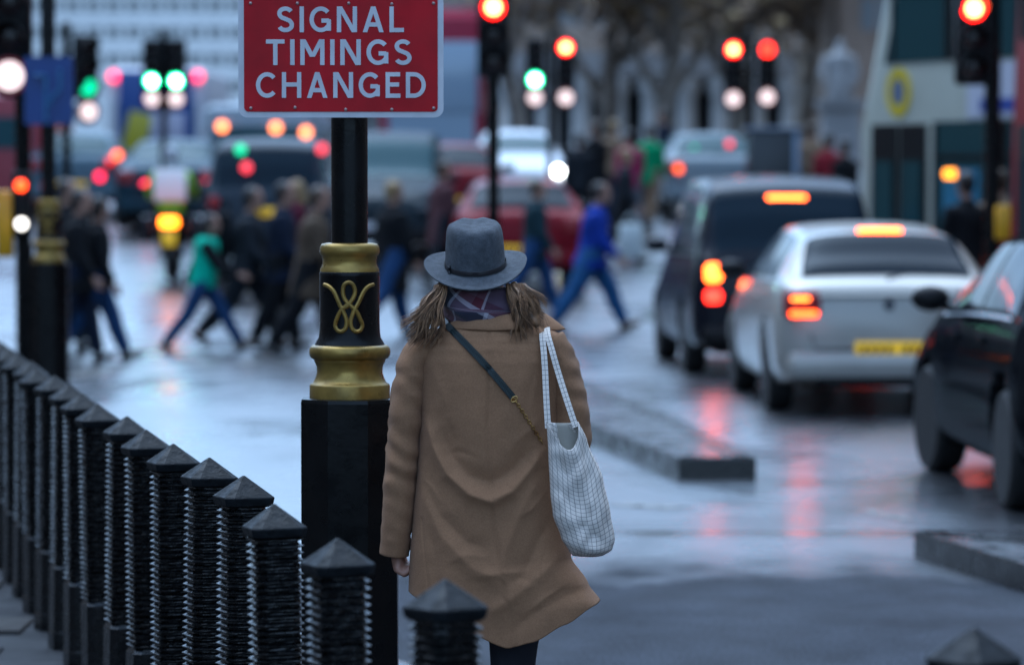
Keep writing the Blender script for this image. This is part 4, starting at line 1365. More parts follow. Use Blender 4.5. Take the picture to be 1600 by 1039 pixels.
# crowd up the street
crowd = [(905, 61, 'person in dark clothes in the far crowd, left end', CHAR, BLK, HAIR_D, 0), (932, 63, 'person in black jacket second from left in the far crowd', BLK, NAVY, HAIR_B, 40), (958, 66, 'person with fair hair in the far crowd', TANC, NAVY, HAIR_F, -30),
         (985, 62, 'person in pink jacket in the far crowd', PINKC, GREYC, HAIR_D, 20), (1014, 63, 'person in bright green jacket in the far crowd', GRNC, TANC, HAIR_D, -20), (1040, 70, 'person in navy jacket right end of the far crowd', NAVY, BLK, HAIR_D, 60),
         (1270, 62, 'person in tan jacket right of the dark kiosk', TANC, BLK, HAIR_B, 10), (1292, 60, 'person in red jacket left of the cream bus', REDC, BLK, HAIR_D, -40), (1322, 58, 'person in black jacket close to the cream bus front', BLK, BLK, HAIR_D, 30)]
for px, Y, lab, j_, t_, hr_, rz in crowd:
    person(lab, up(px, Y), R(rz), random.uniform(1.64, 1.8), ((14, 6), (-12, 14)), ((-8, 20), (10, 24)), 2, j_, t_, hr_, hem=.75, vox=.02)
person('person in black coat waiting left of the right signal pole', (xat(1512, 37), 37, .13), R(25), 1.72, ((6, 2), (-4, 4)), ((10, 70), (6, 20)), 2, BLK, BLK, HAIR_D, hem=.6)
person('person in tan coat at the right signal pole', (xat(1562, 38.4), 38.4, .13), R(-30), 1.74, ((4, 2), (-4, 4)), ((4, 20), (6, 20)), 2, TANC, BLK, HAIR_B, hem=.6)
person('person in red coat at the right edge beside the red bus', (xat(1592, 36), 36, 0), R(10), 1.62, ((4, 2), (-4, 4)), ((4, 20), (6, 20)), 2, REDC, BLK, HAIR_D, hem=.6)

# ------------------------------------------------------------------ motorcycle with rider
def motorcycle():
    Y = 52.5
    x = xat(270, Y); z = gz(Y)
    root = thing('motorcycle', 'motorcycle with orange tail light ridden away in the left lane', 'motorcycle', (x, Y, z), R(2))
    for yy in (-.72, .72):
        wr = MB()
        rr, cr = .255, .062
        rings = []
        for j in range(28):
            a = 2 * PI * j / 28
            rings.append([(cr * math.cos(b_), yy + (rr + cr * math.sin(b_)) * math.cos(a), .315 + (rr + cr * math.sin(b_)) * math.sin(a)) for b_ in [2 * PI * q / 8 for q in range(8)]])
        rings.append(rings[0]); wr.loft(rings, True)
        o = wr.build('wheel', RUBBER, root)
        rm = MB(); rm.lathe([(.2, -.02), (.2, .02), (.04, .05), (.04, -.05), (.2, -.02)], 20, axis='X', c=(0, yy, .315)); rm.build('rim', ALLOY, o)
    mb = MB(); mb.tube([(0, -.85, .80), (0, -.5, .76), (0, 0, .74), (0, .25, .88), (0, .55, .86), (0, .75, .75)], [.08, .13, .15, .19, .17, .06], 12)
    mb.tube([(0, -.4, .45), (0, .3, .45), (0, .5, .6)], [.12, .17, .14], 10); remesh(mb.build('body', CABBLACK, root), .02, 4)
    mb = MB(); mb.box((0, -.32, .85), (.28, .75, .10), bev=.04); mb.build('seat', PLASTIC, root)
    for s_ in (-1, 1):
        mb = MB(); mb.box((s_ * .30, -.6, .68), (.2, .42, .36), bev=.06); mb.build('pannier', CABBLACK, root)
        mb = MB(); mb.tube([(s_ * .08, .62, .98), (s_ * .3, .5, 1.03), (s_ * .40, .38, 1.02)], .016, 8); mb.build('handlebar', PLASTIC, root)
        mb = MB(); mb.tube([(s_ * .07, .74, .3), (s_ * .07, .6, .95)], .028, 8); mb.build('fork', ALLOY, root)
        mb = MB(); mb.tube([(s_ * .3, .48, 1.03), (s_ * .42, .46, 1.18)], .01, 6); mb.blob((s_ * .44, .46, 1.22), (.08, .02, .05), 10, 6); mb.build('mirror', PLASTIC, root)
    mb = MB(); mb.box((0, -.98, .78), (.24, .06, .13), bev=.03); mb.build('tail_light', lamp('motorcycle tail', (1, .17, .006), 5), root)
    mb = MB(); mb.box((0, -1.0, .56), (.19, .02, .2), bev=.005); mb.build('number_plate', PLATE_Y, root)
    mb = MB(); mb.tube([(0, .7, .95), (0, .62, 1.15), (0, .5, 1.28)], [.2, .17, .05], 10, sq=.2, up=(1, 0, 0)); mb.build('windshield', GLASS, root)
    mb = MB(); mb.tube([(.16, -.1, .35), (.2, -.6, .38), (.22, -.95, .42)], [.03, .05, .055], 10); mb.build('exhaust', ALLOY, root)
    rd = person('motorcycle rider in lime and white hi vis jacket', (x - .0, Y - .30, z), R(2), 1.80, ((68, 95), (68, 95)), ((48, 24), (48, 24)), 6, HIVIS, BLK, HAIR_D, sit=.93, hood='helmet', hatmat=M('grey helmet', (.32, .36, .42), .3), hem=.86, arm_out=(16, 16), wide=1.15)
    mb = MB(); mb.box((0, -.145, 1.27), (.44, .06, .44), bev=.03, rx=R(-6)); mb.build('back_panel', M('hi vis white panel', (.95, .95, .95), .5), rd)
motorcycle()
for px, py, m_ in ((229, 291, 'l'), (325, 292, 'r')):
    pass
# dark car ahead of the motorcycle: its two tail lamps flank the rider
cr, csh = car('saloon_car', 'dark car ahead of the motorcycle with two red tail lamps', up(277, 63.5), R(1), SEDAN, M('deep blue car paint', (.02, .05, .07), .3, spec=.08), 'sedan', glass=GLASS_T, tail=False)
bpy.context.view_layer.update()
for px in (229, 325):
    l_ = cr.matrix_world.inverted() @ at(px, 291, 61.15)
    mb = MB(); mb.blob(l_, (.09, .04, .09), 12, 8); mb.build('tail_lamp', lamp('pink red tail lamp', (1, .012, .06), 1.5), cr)
# a car on the left with amber and red lamps
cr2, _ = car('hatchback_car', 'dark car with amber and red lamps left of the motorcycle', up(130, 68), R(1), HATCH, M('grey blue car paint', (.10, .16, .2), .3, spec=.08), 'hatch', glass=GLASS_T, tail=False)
bpy.context.view_layer.update()
for px, py, m_ in ((183, 243, lamp('deep amber lamp', (1, .13, .03), 1.6)), (172, 255, lamp('red lamp dim', (1, .02, .03), .9)), (156, 276, lamp('pink red tail lamp', (1, .012, .06), 1.5)), (208, 248, lamp('dim amber lamp', (1, .35, .15), .3))):
    l_ = cr2.matrix_world.inverted() @ at(px, py, 65.85)
    l_.y = -2.15
    mb = MB(); mb.blob(l_, (.08, .04, .08), 12, 8); mb.build('rear_lamp', m_, cr2)

# ------------------------------------------------------------------ buildings
OFFICE = M('white office cladding', (.86, .88, .86), .5, var=(.4, .06))
OGLASS = M('office glass', (.26, .31, .34), .15, spec=.6)
STONEB = M('grey limestone', (.34, .34, .34), .7, var=(.6, .25))
STONEP = M('pale limestone', (.62, .63, .62), .7, var=(.5, .2))
BRICKB = M('brown stone facade', (.33, .24, .185), .75, var=(.35, .35))
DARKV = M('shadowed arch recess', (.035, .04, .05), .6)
def facade(label, px0, px1, Y, ztop, wall, floors, bays, z0, fh, wz, depth=12, frame=None, glass=OGLASS):
    x0, x1 = xat(px0, Y), xat(px1, Y)
    r = thing('building', label, 'building', ((x0 + x1) / 2, Y, gz(Y)))
    W = x1 - x0; H = ztop - gz(Y)
    # wall as piers and spandrels so the windows sit in real openings
    mb = MB()
    mb.box((0, depth / 2 + .5, H / 2), (W, depth, H))
    bw = W / bays
    zs = z0 - gz(Y)
    for i in range(bays + 1):
        mb.box((-W / 2 + i * bw, .26, H / 2), (bw * .22 if fh < 3 else bw * .35, .5, H))
    z = 0.0
    for f in range(floors + 1):
        za = zs + f * fh
        zb_ = za - fh + wz if f else 0
        lo = zb_ if f else 0
        mb.box((0, .25, (lo + za) / 2), (W, .498, max(za - lo, .05)))
    top = zs + floors * fh - fh + wz
    mb.box((0, .25, (top + H) / 2), (W, .496, max(H - top, .05)))
    mb.build('wall', wall, r, smooth=False)
    wm = MB(); wm.box((0, 0, 0), (bw * .9, .05, wz)); me = wm.mesh('window', glass, smooth=False)
    fm = MB(); fm.box((0, -.04, 0), (.08, .05, wz)); fm.box((0, -.041, 0), (bw * .8, .04, .08)); mf = fm.mesh('frame', frame or wall, smooth=False)
    for f in range(floors):
        for b_ in range(bays):
            o = link('window', me, r, (-W / 2 + (b_ + .5) * bw, .44, zs + f * fh + wz / 2))
            link('frame', mf, o)
    mb = MB(); mb.box((0, .1, H + .15), (W + .4, 1.2, .3)); mb.build('parapet', wall, r, smooth=False)
    return r
facade('white office block with window bands at upper left', -60, 385, 150, zat(-40, 150), OFFICE, 7, 14, 1.9 + 3.0, 1.05, .42)
facade('grey stone terrace behind the red sign', 330, 790, 165, zat(-60, 165), STONEB, 5, 10, 3.2, 2.2, 1.2)
facade('brown stone building behind the bare trees', 760, 1500, 150, 26, BRICKB, 7, 14, 4.5, 3.0, 1.7)
def side_row(label, x, y0, y1, H, left):  # unseen street sides, added to keep bright low sky out of reflections
    r = thing('building', label, 'building', (x, (y0 + y1) / 2, 0))
    L_ = y1 - y0; sgn = 1 if left else -1
    mb = MB(); mb.box((-sgn * 5, 0, H / 2), (10, L_, H))
    nb = int(L_ / 4.0); fl = int((H - 4) / 3.4)
    mb.box((sgn * .35, 0, H - .3), (.7, L_ + .4, .6)); mb.box((sgn * .25, 0, 3.8), (.5, L_ + .3, .4))
    for i in range(nb + 1): mb.box((sgn * .15, -L_ / 2 + i * L_ / nb, H / 2 - .2), (.3, .7, H - .6))
    mb.build('wall', BRICKB, r, smooth=False)
    wm = MB(); wm.box((0, 0, 0), (.1, 1.7, 2.1)); me = wm.mesh('window', OGLASS, smooth=False)
    for f in range(fl):
        for i in range(nb): link('window', me, r, (sgn * .03, -L_ / 2 + (i + .5) * L_ / nb, 5.6 + f * 3.4))
side_row('unseen long stone terrace along the left of the street, beyond the frame', -24, -30, 95, 19, True)
side_row('unseen long stone terrace along the right of the street, beyond the frame', 17, -10, 96, 19, False)
facade('dark stone building on the right behind the buses', 1330, 2300, 100, 24, BRICKB, 6, 12, 5.5, 3.0, 1.8)
# stone arcade
def arcade():
    Y = 118.0; s = 6000 / Y
    x0, x1 = xat(800, Y), xat(1345, Y)
    r = thing('arcade', 'pale stone arcade of tall columns below the trees', 'arcade', ((x0 + x1) / 2, Y, gz(Y)))
    n = 10
    W = x1 - x0
    zt = zat(118, Y) - gz(Y)
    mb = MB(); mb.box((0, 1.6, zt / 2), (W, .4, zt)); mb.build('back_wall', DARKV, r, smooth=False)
    mb = MB(); mb.box((0, .6, zt + .35), (W + .3, 1.8, .7)); mb.build('entablature', STONEB, r, smooth=False)
    col = MB(); col.lathe([(.42, 0), (.42, .5), (.33, .6), (.30, zt - .7), (.40, zt - .5), (.46, zt - .2), (.46, zt)], 16)
    me = col.mesh('column', STONEP)
    sp_ = W / n
    for i in range(n + 1):
        link('column', me, r, (-W / 2 + i * sp_, .2, 0))
    ar = MB()
    pts = []
    for k in range(9):
        a = PI * k / 8
        pts.append((math.cos(a) * sp_ * .36, zt - .9 + math.sin(a) * .75))
    poly = [(-sp_ * .5, zt), (-sp_ * .5, zt - .9)] + [(-p_[0], p_[1]) for p_ in pts] + [(sp_ * .5, zt - .9), (sp_ * .5, zt)]
    for a, b_ in zip(poly[1:-1], poly[2:]):
        ar.loft([[(a[0], .05, a[1]), (b_[0], .05, b_[1]), (b_[0], .05, zt), (a[0], .05, zt)], [(a[0], .35, a[1]), (b_[0], .35, b_[1]), (b_[0], .35, zt), (a[0], .35, zt)]], True, True, True)
    ma = ar.mesh('arch', STONEP, smooth=False)
    for i in range(n):
        link('arch', ma, r, (-W / 2 + (i + .5) * sp_, 0, 0))
arcade()
def monument():
    Y = 88.0
    x = xat(1312, Y); zb = gz(Y)
    r = thing('monument', 'pale stone monument left of the cream bus', 'monument', (x, Y, zb))
    zt = zat(62, Y) - zb
    mb = MB(); mb.box((0, 0, .3), (2.0, 1.8, .6), bev=.05); mb.build('step', STONEP, r)
    mb = MB(); mb.loft([[(sx * a, sy * a, z) for sx, sy in ((1, 1), (-1, 1), (-1, -1), (1, -1))] for z, a in ((.6, .72), (.9, .62), (zt * .55, .58), (zt * .58, .75), (zt * .62, .75))], True, True, True)
    mb.build('pedestal', STONEB, r, smooth=False)
    mb = MB(); b0 = zt * .62
    hgt = zt - b0
    mb.lathe([(.42, b0), (.45, b0 + hgt * .2), (.36, b0 + hgt * .5), (.40, b0 + hgt * .72), (.16, b0 + hgt * .82), (.15, b0 + hgt * .9), (.12, b0 + hgt * .98), (.03, zt)], 14, sy=.7)
    mb.tube([(-.36, 0, b0 + hgt * .72), (-.6, -.1, b0 + hgt * .45), (-.5, -.3, b0 + hgt * .3)], [.14, .12, .08], 8)
    mb.tube([(.36, 0, b0 + hgt * .72), (.52, -.1, b0 + hgt * .45), (.42, -.2, b0 + hgt * .25)], [.14, .12, .08], 8)
    remesh(mb.build('statue', STONEB, r), .04, 3)
    r.scale = (.72, .72, 1)
monument()

# ------------------------------------------------------------------ trees
BARK = M('plane tree bark', (.28, .24, .20), .85, var=(3, .35), bump=(12, .6, .02))
LEAF = [M('tan autumn leaf', (.55, .40, .22), .7, var=(2, .3)), M('brown autumn leaf', (.38, .27, .18), .7, var=(2, .3)), M('grey brown twig leaf', (.34, .28, .24), .8, var=(2, .3))]
def tree(px, Y, H, spread, label, nleaf=2600, seed=1, bias=0):
    rnd = random.Random(seed)
    root = thing('plane_tree', label, 'tree', (xat(px, Y), Y, gz(Y)), 0, 'plane trees')
    tk = MB()
    tips_ = []
    def limb(p, d, L_, r, lev):
        pts = [p]; q = p.copy(); dd_ = d.copy()
        n = 5
        for i in range(n):
            dd_ = (dd_ + Vector((rnd.uniform(-.22, .22), rnd.uniform(-.22, .22), rnd.uniform(-.06, .14)))).normalized()
            q = q + dd_ * L_ / n
            pts.append(q.copy())
        tk.tube(pts, [lerp(r, r * .5, i / n) for i in range(n + 1)], 7 if lev < 2 else 5)
        if lev >= 3:
            tips_.extend(pts[2:]); return
        for k in range(4 if lev else 6):
            i = rnd.randint(2, n)
            a = rnd.uniform(0, 2 * PI)
            nd = (dd_ * .6 + Vector((math.cos(a), math.sin(a), rnd.uniform(.0, .55))) * .75).normalized()
            limb(pts[i], nd, L_ * rnd.uniform(.5, .72), r * .5, lev + 1)
    limb(Vector((0, 0, 0)), Vector((0, 0, 1)), H * .42, H * .022, 0)
    tk.build('trunk', BARK, root)
    lf = MB()
    for i in range(nleaf):
        c = rnd.choice(tips_) + Vector((rnd.gauss(0, 1), rnd.gauss(0, 1), rnd.gauss(0, .8))) * spread * .10
        s_ = rnd.uniform(.10, .27)
        e1 = Vector((rnd.gauss(0, 1), rnd.gauss(0, 1), rnd.gauss(0, 1))).normalized()
        e2 = e1.orthogonal().normalized()
        lf.add([c - e1 * s_, c - e2 * s_ * .6, c + e1 * s_, c + e2 * s_ * .6], [(0, 1, 2, 3)], rnd.choices((0, 1, 2), ((3, 3, 2) if bias else (1, 2, 4)))[0])
    lf.build('crown', LEAF, root, smooth=False)
tree(820, 96, 13, 5, 'bare brown plane tree left of the far crowd', 4200, 3)
tree(935, 104, 14, 5, 'plane tree with tan leaves above the arcade', 5600, 5, 1)
tree(1050, 100, 14, 5, 'plane tree with golden leaves near the twin red lights', 5600, 8, 1)
tree(1165, 108, 15, 5, 'dark bare plane tree right of the twin red lights', 4800, 11)
tree(1265, 112, 15, 5, 'grey bare plane tree beside the pale monument', 4800, 14)

# ------------------------------------------------------------------ the woman in the camel coat
WY = 10.5
WX = xat(770, WY)
WB = PAVE_Z
SC = WY / 6000.0
def lx(px): return (px - 770) * SC
def lz(py): return zat(py, WY) - WB
wo = thing('person', 'woman walking away in camel coat, grey felt hat and plaid scarf', 'person', (WX, WY, WB), 0)

def wool(name, col, var, fine=900):
    m = M(name, col, .85, var=var, sheen=.08, spec=.15)
    t = m.node_tree; b = t.nodes['Principled BSDF']
    tc = t.nodes['Texture Coordinate']
    n = t.nodes.new('ShaderNodeTexNoise'); n.inputs['Scale'].default_value = fine; n.inputs['Detail'].default_value = 3
    t.links.new(tc.outputs['Object'], n.inputs['Vector'])
    n2 = t.nodes.new('ShaderNodeTexNoise'); n2.inputs['Scale'].default_value = 26; n2.inputs['Detail'].default_value = 4
    t.links.new(tc.outputs['Object'], n2.inputs['Vector'])
    ad = t.nodes.new('ShaderNodeMath'); ad.operation = 'MULTIPLY_ADD'
    t.links.new(n2.outputs['Fac'], ad.inputs[0]); ad.inputs[1].default_value = 3.0
    t.links.new(n.outputs['Fac'], ad.inputs[2])
    nap = t.nodes.new('ShaderNodeTexNoise'); nap.inputs['Scale'].default_value = 260; nap.inputs['Detail'].default_value = 6
    t.links.new(tc.outputs['Object'], nap.inputs['Vector'])
    nr = t.nodes.new('ShaderNodeMapRange'); nr.inputs[1].default_value = .3; nr.inputs[2].default_value = .7; nr.inputs[3].default_value = .86; nr.inputs[4].default_value = 1.15
    t.links.new(nap.outputs['Fac'], nr.inputs[0])
    mm = t.nodes.new('ShaderNodeMix'); mm.data_type = 'RGBA'; mm.blend_type = 'MULTIPLY'; mm.inputs[0].default_value = 1
    src = b.inputs['Base Color'].links[0].from_socket
    t.links.new(src, mm.inputs[6]); t.links.new(nr.outputs[0], mm.inputs[7]); t.links.new(mm.outputs[2], b.inputs['Base Color'])
    bp = t.nodes.new('ShaderNodeBump'); bp.inputs['Strength'].default_value = .6; bp.inputs['Distance'].default_value = .0018
    t.links.new(ad.outputs[0], bp.inputs['Height']); t.links.new(bp.outputs[0], b.inputs['Normal'])
    return m
COAT = wool('camel wool', (.305, .160, .087), (3.5, .12))
FELT = wool('grey wool felt', (.078, .088, .102), (60, .22), 700)

# --- body (mostly under the coat)
def woman_body():
    b = MB()
    Zg = 0.0
    tors = [(.70, .10, .09), (.76, .15, .105), (.84, .155, .11), (.95, .13, .10), (1.05, .125, .095), (1.18, .145, .105), (1.27, .15, .10), (1.32, .12, .085), (1.36, .07, .065), (1.40, .05, .055)]
    b.loft([ell_ring(Vector((-.012, 0, z)), a, d, 0) for z, a, d in tors], True, True, True)
    b.tube([(-.015, 0, 1.33), (-.03, .005, 1.40), (-.045, .02, 1.42)], [.058, .052, .054], 12)
    head_lofts(b, Vector((-.047, .032, 1.455)), .90, 0, R(2))
    for s_, kn, an in ((-1, Vector((-.11, .10, .44)), Vector((-.11, -.10, .10))), (1, Vector((.055, .03, .43)), Vector((.06, .06, .075)))):
        hip = Vector((-.01 + s_ * .08, 0, .78))
        b.tube([hip + Vector((0, 0, .06)), hip, hip.lerp(kn, .5), kn, kn.lerp(an, .35), an], [.07, .082, .072, .052, .052, .036], 12)
        b.tube([an, an + Vector((0, 0, -.03)), an + Vector((0, .11, -.045))], [.036, .036, .026], 10)
    b.tube([(-.14, 0, 1.25), (-.190, 0, 1.25), (-.236, .0, 1.02), (-.264, .015, .77)], [.036, .034, .030, .024], 10)
    b.tube([(.14, 0, 1.25), (.175, 0, 1.24), (.205, -.006, 1.05), (.15, .18, .975), (.10, .27, 1.0)], [.034, .032, .030, .026, .024], 10)
    # left hand: loosely curled
    w = Vector((-.264, .015, .758))
    rings = []
    for t, wd, th in ((-.02, .022, .017), (.015, .029, .019), (.05, .036, .019), (.075, .034, .016), (.084, .026, .010)):
        c = w + Vector((.006 * t / .08, .004, -t))
        rings.append([c + Vector((math.sin(2 * PI * j / 12) * th, math.cos(2 * PI * j / 12) * wd, 0)) for j in range(12)])
    b.loft(rings, True, True, True)
    for off, ln in ((-.028, .8), (-.010, .95), (.009, 1.0), (.027, .95)):
        k0 = w + Vector((.004, off, -.074))
        p1 = k0 + Vector((.020, .0, -.014)) * ln
        p2 = p1 + Vector((.020, .0, .016)) * ln
        p3 = p2 + Vector((-.006, .0, .018)) * ln
        b.tube([k0 + Vector((-.004, 0, .012)), k0, p1, p2, p3], [.0095, .0098, .0092, .0085, .007], 8)
    b.tube([w + Vector((.006, .024, -.018)), w + Vector((.014, .034, -.040)), w + Vector((.022, .030, -.062)), w + Vector((.024, .022, -.078))], [.012, .0118, .0105, .008], 8)
    # right hand, forward and out of sight
    hand_lofts(b, Vector((.10, .28, 1.0)), Vector((-.4, .9, 0)), 1, .9)
    return remesh(b.build('body', M('cold skin', (.40, .20, .14), .5, var=(30, .15)), wo), .0068, 3)
woman_body()
# --- trousers and boots
def woman_legs():
    tr = MB()
    for s_, kn, an in ((-1, Vector((-.11, .10, .44)), Vector((-.11, -.10, .10))), (1, Vector((.055, .03, .43)), Vector((.06, .06, .075)))):
        hip = Vector((-.01 + s_ * .08, 0, .78))
        tr.tube([hip + Vector((0, 0, .08)), hip, hip.lerp(kn, .5), kn, kn.lerp(an, .35), an.lerp(kn, .15)], [.09, .095, .083, .064, .062, .05], 16)
        bt = MB()
        fd = Vector((0, 1, 0)) if s_ > 0 else Vector((0, .9, -.42)).normalized()
        h0 = an + Vector((0, -.03, -.045 if s_ > 0 else -.035))
        bt.tube([an.lerp(kn, .35), an.lerp(kn, .1), an, an + Vector((0, 0, -.03))], [.06, .052, .046, .044], 14)
        bt.tube([h0 - fd * .025, h0, h0 + fd * .07, h0 + fd * .14, h0 + fd * .19, h0 + fd * .21], [.018, .034, .036, .036, .03, .014], 12)
        remesh(bt.build('boot', SHOE, wo), .011, 3)
    tr.loft([ell_ring(Vector((-.012, 0, z)), a, d, 0) for z, a, d in ((.70, .11, .10), (.76, .162, .115), (.86, .164, .118), (.93, .145, .11))], True, True, True)
    tm = cloth('dark grey trousers', (.030, .032, .042))
    remesh(tr.build('trousers', tm, wo), .012, 4)
woman_legs()

# --- coat
Z0 = lz(497)
CT = [(lz(y_), a, b_, c, d) for y_, a, b_, c, d in (
    (1040, -.240, .335, .175, .165), (995, -.236, .330, .172, .162), (942, -.233, .300, .168, .158), (911, -.231, .262, .163, .155), (870, -.228, .215, .156, .15), (800, -.219, .196, .146, .14),
    (730, -.207, .186, .137, .132), (650, -.200, .190, .136, .125), (600, -.205, .200, .134, .118), (565, -.210, .208, .128, .110), (545, -.208, .208, .120, .102), (532, -.198, .200, .112, .096),
    (521, -.176, .182, .104, .09), (511, -.145, .152, .094, .084), (503, -.108, .118, .084, .078), (497, -.075, .086, .072, .07))]
HEM = [(-.26, lz(915)), (-.235, lz(922)), (-.1, lz(968)), (.035, lz(1001)), (.10, lz(992)), (.2, lz(966)), (.30, lz(940)), (.36, lz(925))]
FOLDS = [  # polyline in photograph pixels, width px, height m
    ([(664, 640), (676, 690), (700, 735), (735, 765), (768, 776), (800, 760), (832, 722), (852, 690)], 11, .020),
    ([(690, 660), (705, 705), (735, 738), (768, 748), (800, 730), (835, 690)], 15, -.013),
    ([(650, 700), (662, 770), (690, 830), (740, 880), (800, 900)], 15, .011),
    ([(668, 760), (690, 800), (730, 840), (768, 850)], 13, -.009),
    ([(848, 730), (815, 790), (790, 850), (780, 900)], 15, .010),
    ([(862, 800), (835, 850), (812, 905)], 13, -.009),
    ([(886, 850), (850, 885), (800, 925), (750, 955)], 13, .010),
    ([(925, 915), (880, 925), (830, 950), (790, 985)], 13, -.008),
    ([(905, 880), (915, 930), (930, 955)], 12, .009),
    ([(735, 893), (780, 886), (830, 884)], 6, .004),
    ([(792, 905), (815, 893), (840, 905)], 6, -.004),
    ([(690, 930), (682, 870), (672, 810)], 14, -.008),
    ([(715, 975), (705, 920), (692, 860)], 16, .008),
    ([(860, 975), (850, 930), (845, 890)], 12, .008),
    ([(700, 645), (706, 672), (718, 692)], 12, -.010),
    ([(730, 580), (745, 640), (752, 700)], 22, .004),
    ([(820, 560), (812, 630), (800, 690)], 20, .004),
    ([(790, 520), (768, 540), (740, 545)], 10, .003),
    ([(845, 640), (830, 665), (800, 690)], 9, .006),
    ([(668, 560), (690, 600), (700, 640)], 7, .003),
    ([(690, 705), (720, 700), (752, 712)], 5, -.003),
    ([(842, 560), (828, 600), (822, 640)], 6, -.003),
    ([(855, 760), (830, 790), (808, 800)], 5, .004),
    ([(655, 740), (672, 752), (690, 778)], 5, .004),
    ([(700, 870), (730, 858), (765, 862)], 5, .003),
    ([(820, 950), (850, 925), (885, 905)], 5, .004),
    ([(765, 498), (764, 600), (764, 700), (767, 776), (777, 850), (790, 930), (803, 1003)], 2.2, -.0055),
    ([(660, 805), (664, 860), (672, 930)], 1.7, -.0030),
    ([(848, 860), (846, 900), (850, 940)], 1.5, -.0022),
]
def seg_dist(px, py, pts):
    best = 1e9
    for (x0, y0), (x1, y1) in zip(pts, pts[1:]):
        dx, dy = x1 - x0, y1 - y0
        t = max(0, min(1, ((px - x0) * dx + (py - y0) * dy) / (dx * dx + dy * dy)))
        d = math.hypot(px - x0 - dx * t, py - y0 - dy * t)
        if d < best: best = d; bt = t
    return best
FB = [(min(p[0] for p in f[0]) - 3 * f[1], max(p[0] for p in f[0]) + 3 * f[1], min(p[1] for p in f[0]) - 3 * f[1], max(p[1] for p in f[0]) + 3 * f[1]) for f in FOLDS]
Y_PER_Z = lambda z: (lz(0) - z) / SC
def fold_at(x, z):
    px = 770 + x / SC; py = Y_PER_Z(z)
    s_ = 0
    for (pts, wd, h), bb in zip(FOLDS, FB):
        if bb[0] < px < bb[1] and bb[2] < py < bb[3]:
            d = seg_dist(px, py, pts)
            # taper at both ends
            e = min(math.hypot(px - pts[0][0], py - pts[0][1]), math.hypot(px - pts[-1][0], py - pts[-1][1]))
            tp = 1 if wd < 3 else min(1, .25 + e / 40.0)
            s_ += (h * .95 * tp * math.exp(-(d / wd / .95) ** 1.5) if wd > 3 else h * math.exp(-(d / wd) ** 2))
    return s_
def coat_ring(z):
    return interp(CT, z)
def spow(c, e): return math.copysign(abs(c) ** e, c)
def coat_pt(t, th, folds=True):
    zn = lerp(Z0, lz(975), t)
    xl, xr, db, df = coat_ring(zn)
    ex = 2 / 2.35
    cx_, a = (xl + xr) / 2, (xr - xl) / 2
    x = cx_ + a * spow(math.cos(th), ex)
    zh = interp(HEM, x)[0]
    z = lerp(Z0, zh, t)
    xl, xr, db, df = coat_ring(z)
    cx_, a = (xl + xr) / 2, (xr - xl) / 2
    x = cx_ + a * spow(math.cos(th), ex)
    s_ = math.sin(th)
    y = (df if s_ > 0 else db) * spow(s_, ex)
    if folds and s_ < .2:
        wgt = min(1, (.2 - s_) / .6)
        n_ = mnoise.noise(Vector((x * 9, z * 6, 1.3))) * .004 + mnoise.noise(Vector((x * 22, z * 13, 4.1))) * .0016
        y -= (fold_at(x, z) * (.35 + .65 * wgt) + n_) * wgt
    return Vector((x, y, z))
def coat_back(x, z):
    """y of the coat's back surface at x, z"""
    xl, xr, db, df = coat_ring(z)
    cx_, a = (xl + xr) / 2, (xr - xl) / 2
    u = max(-.99, min(.99, (x - cx_) / a))
    return -db * (1 - abs(u) ** 2.35) ** (1 / 2.35) - fold_at(x, z)
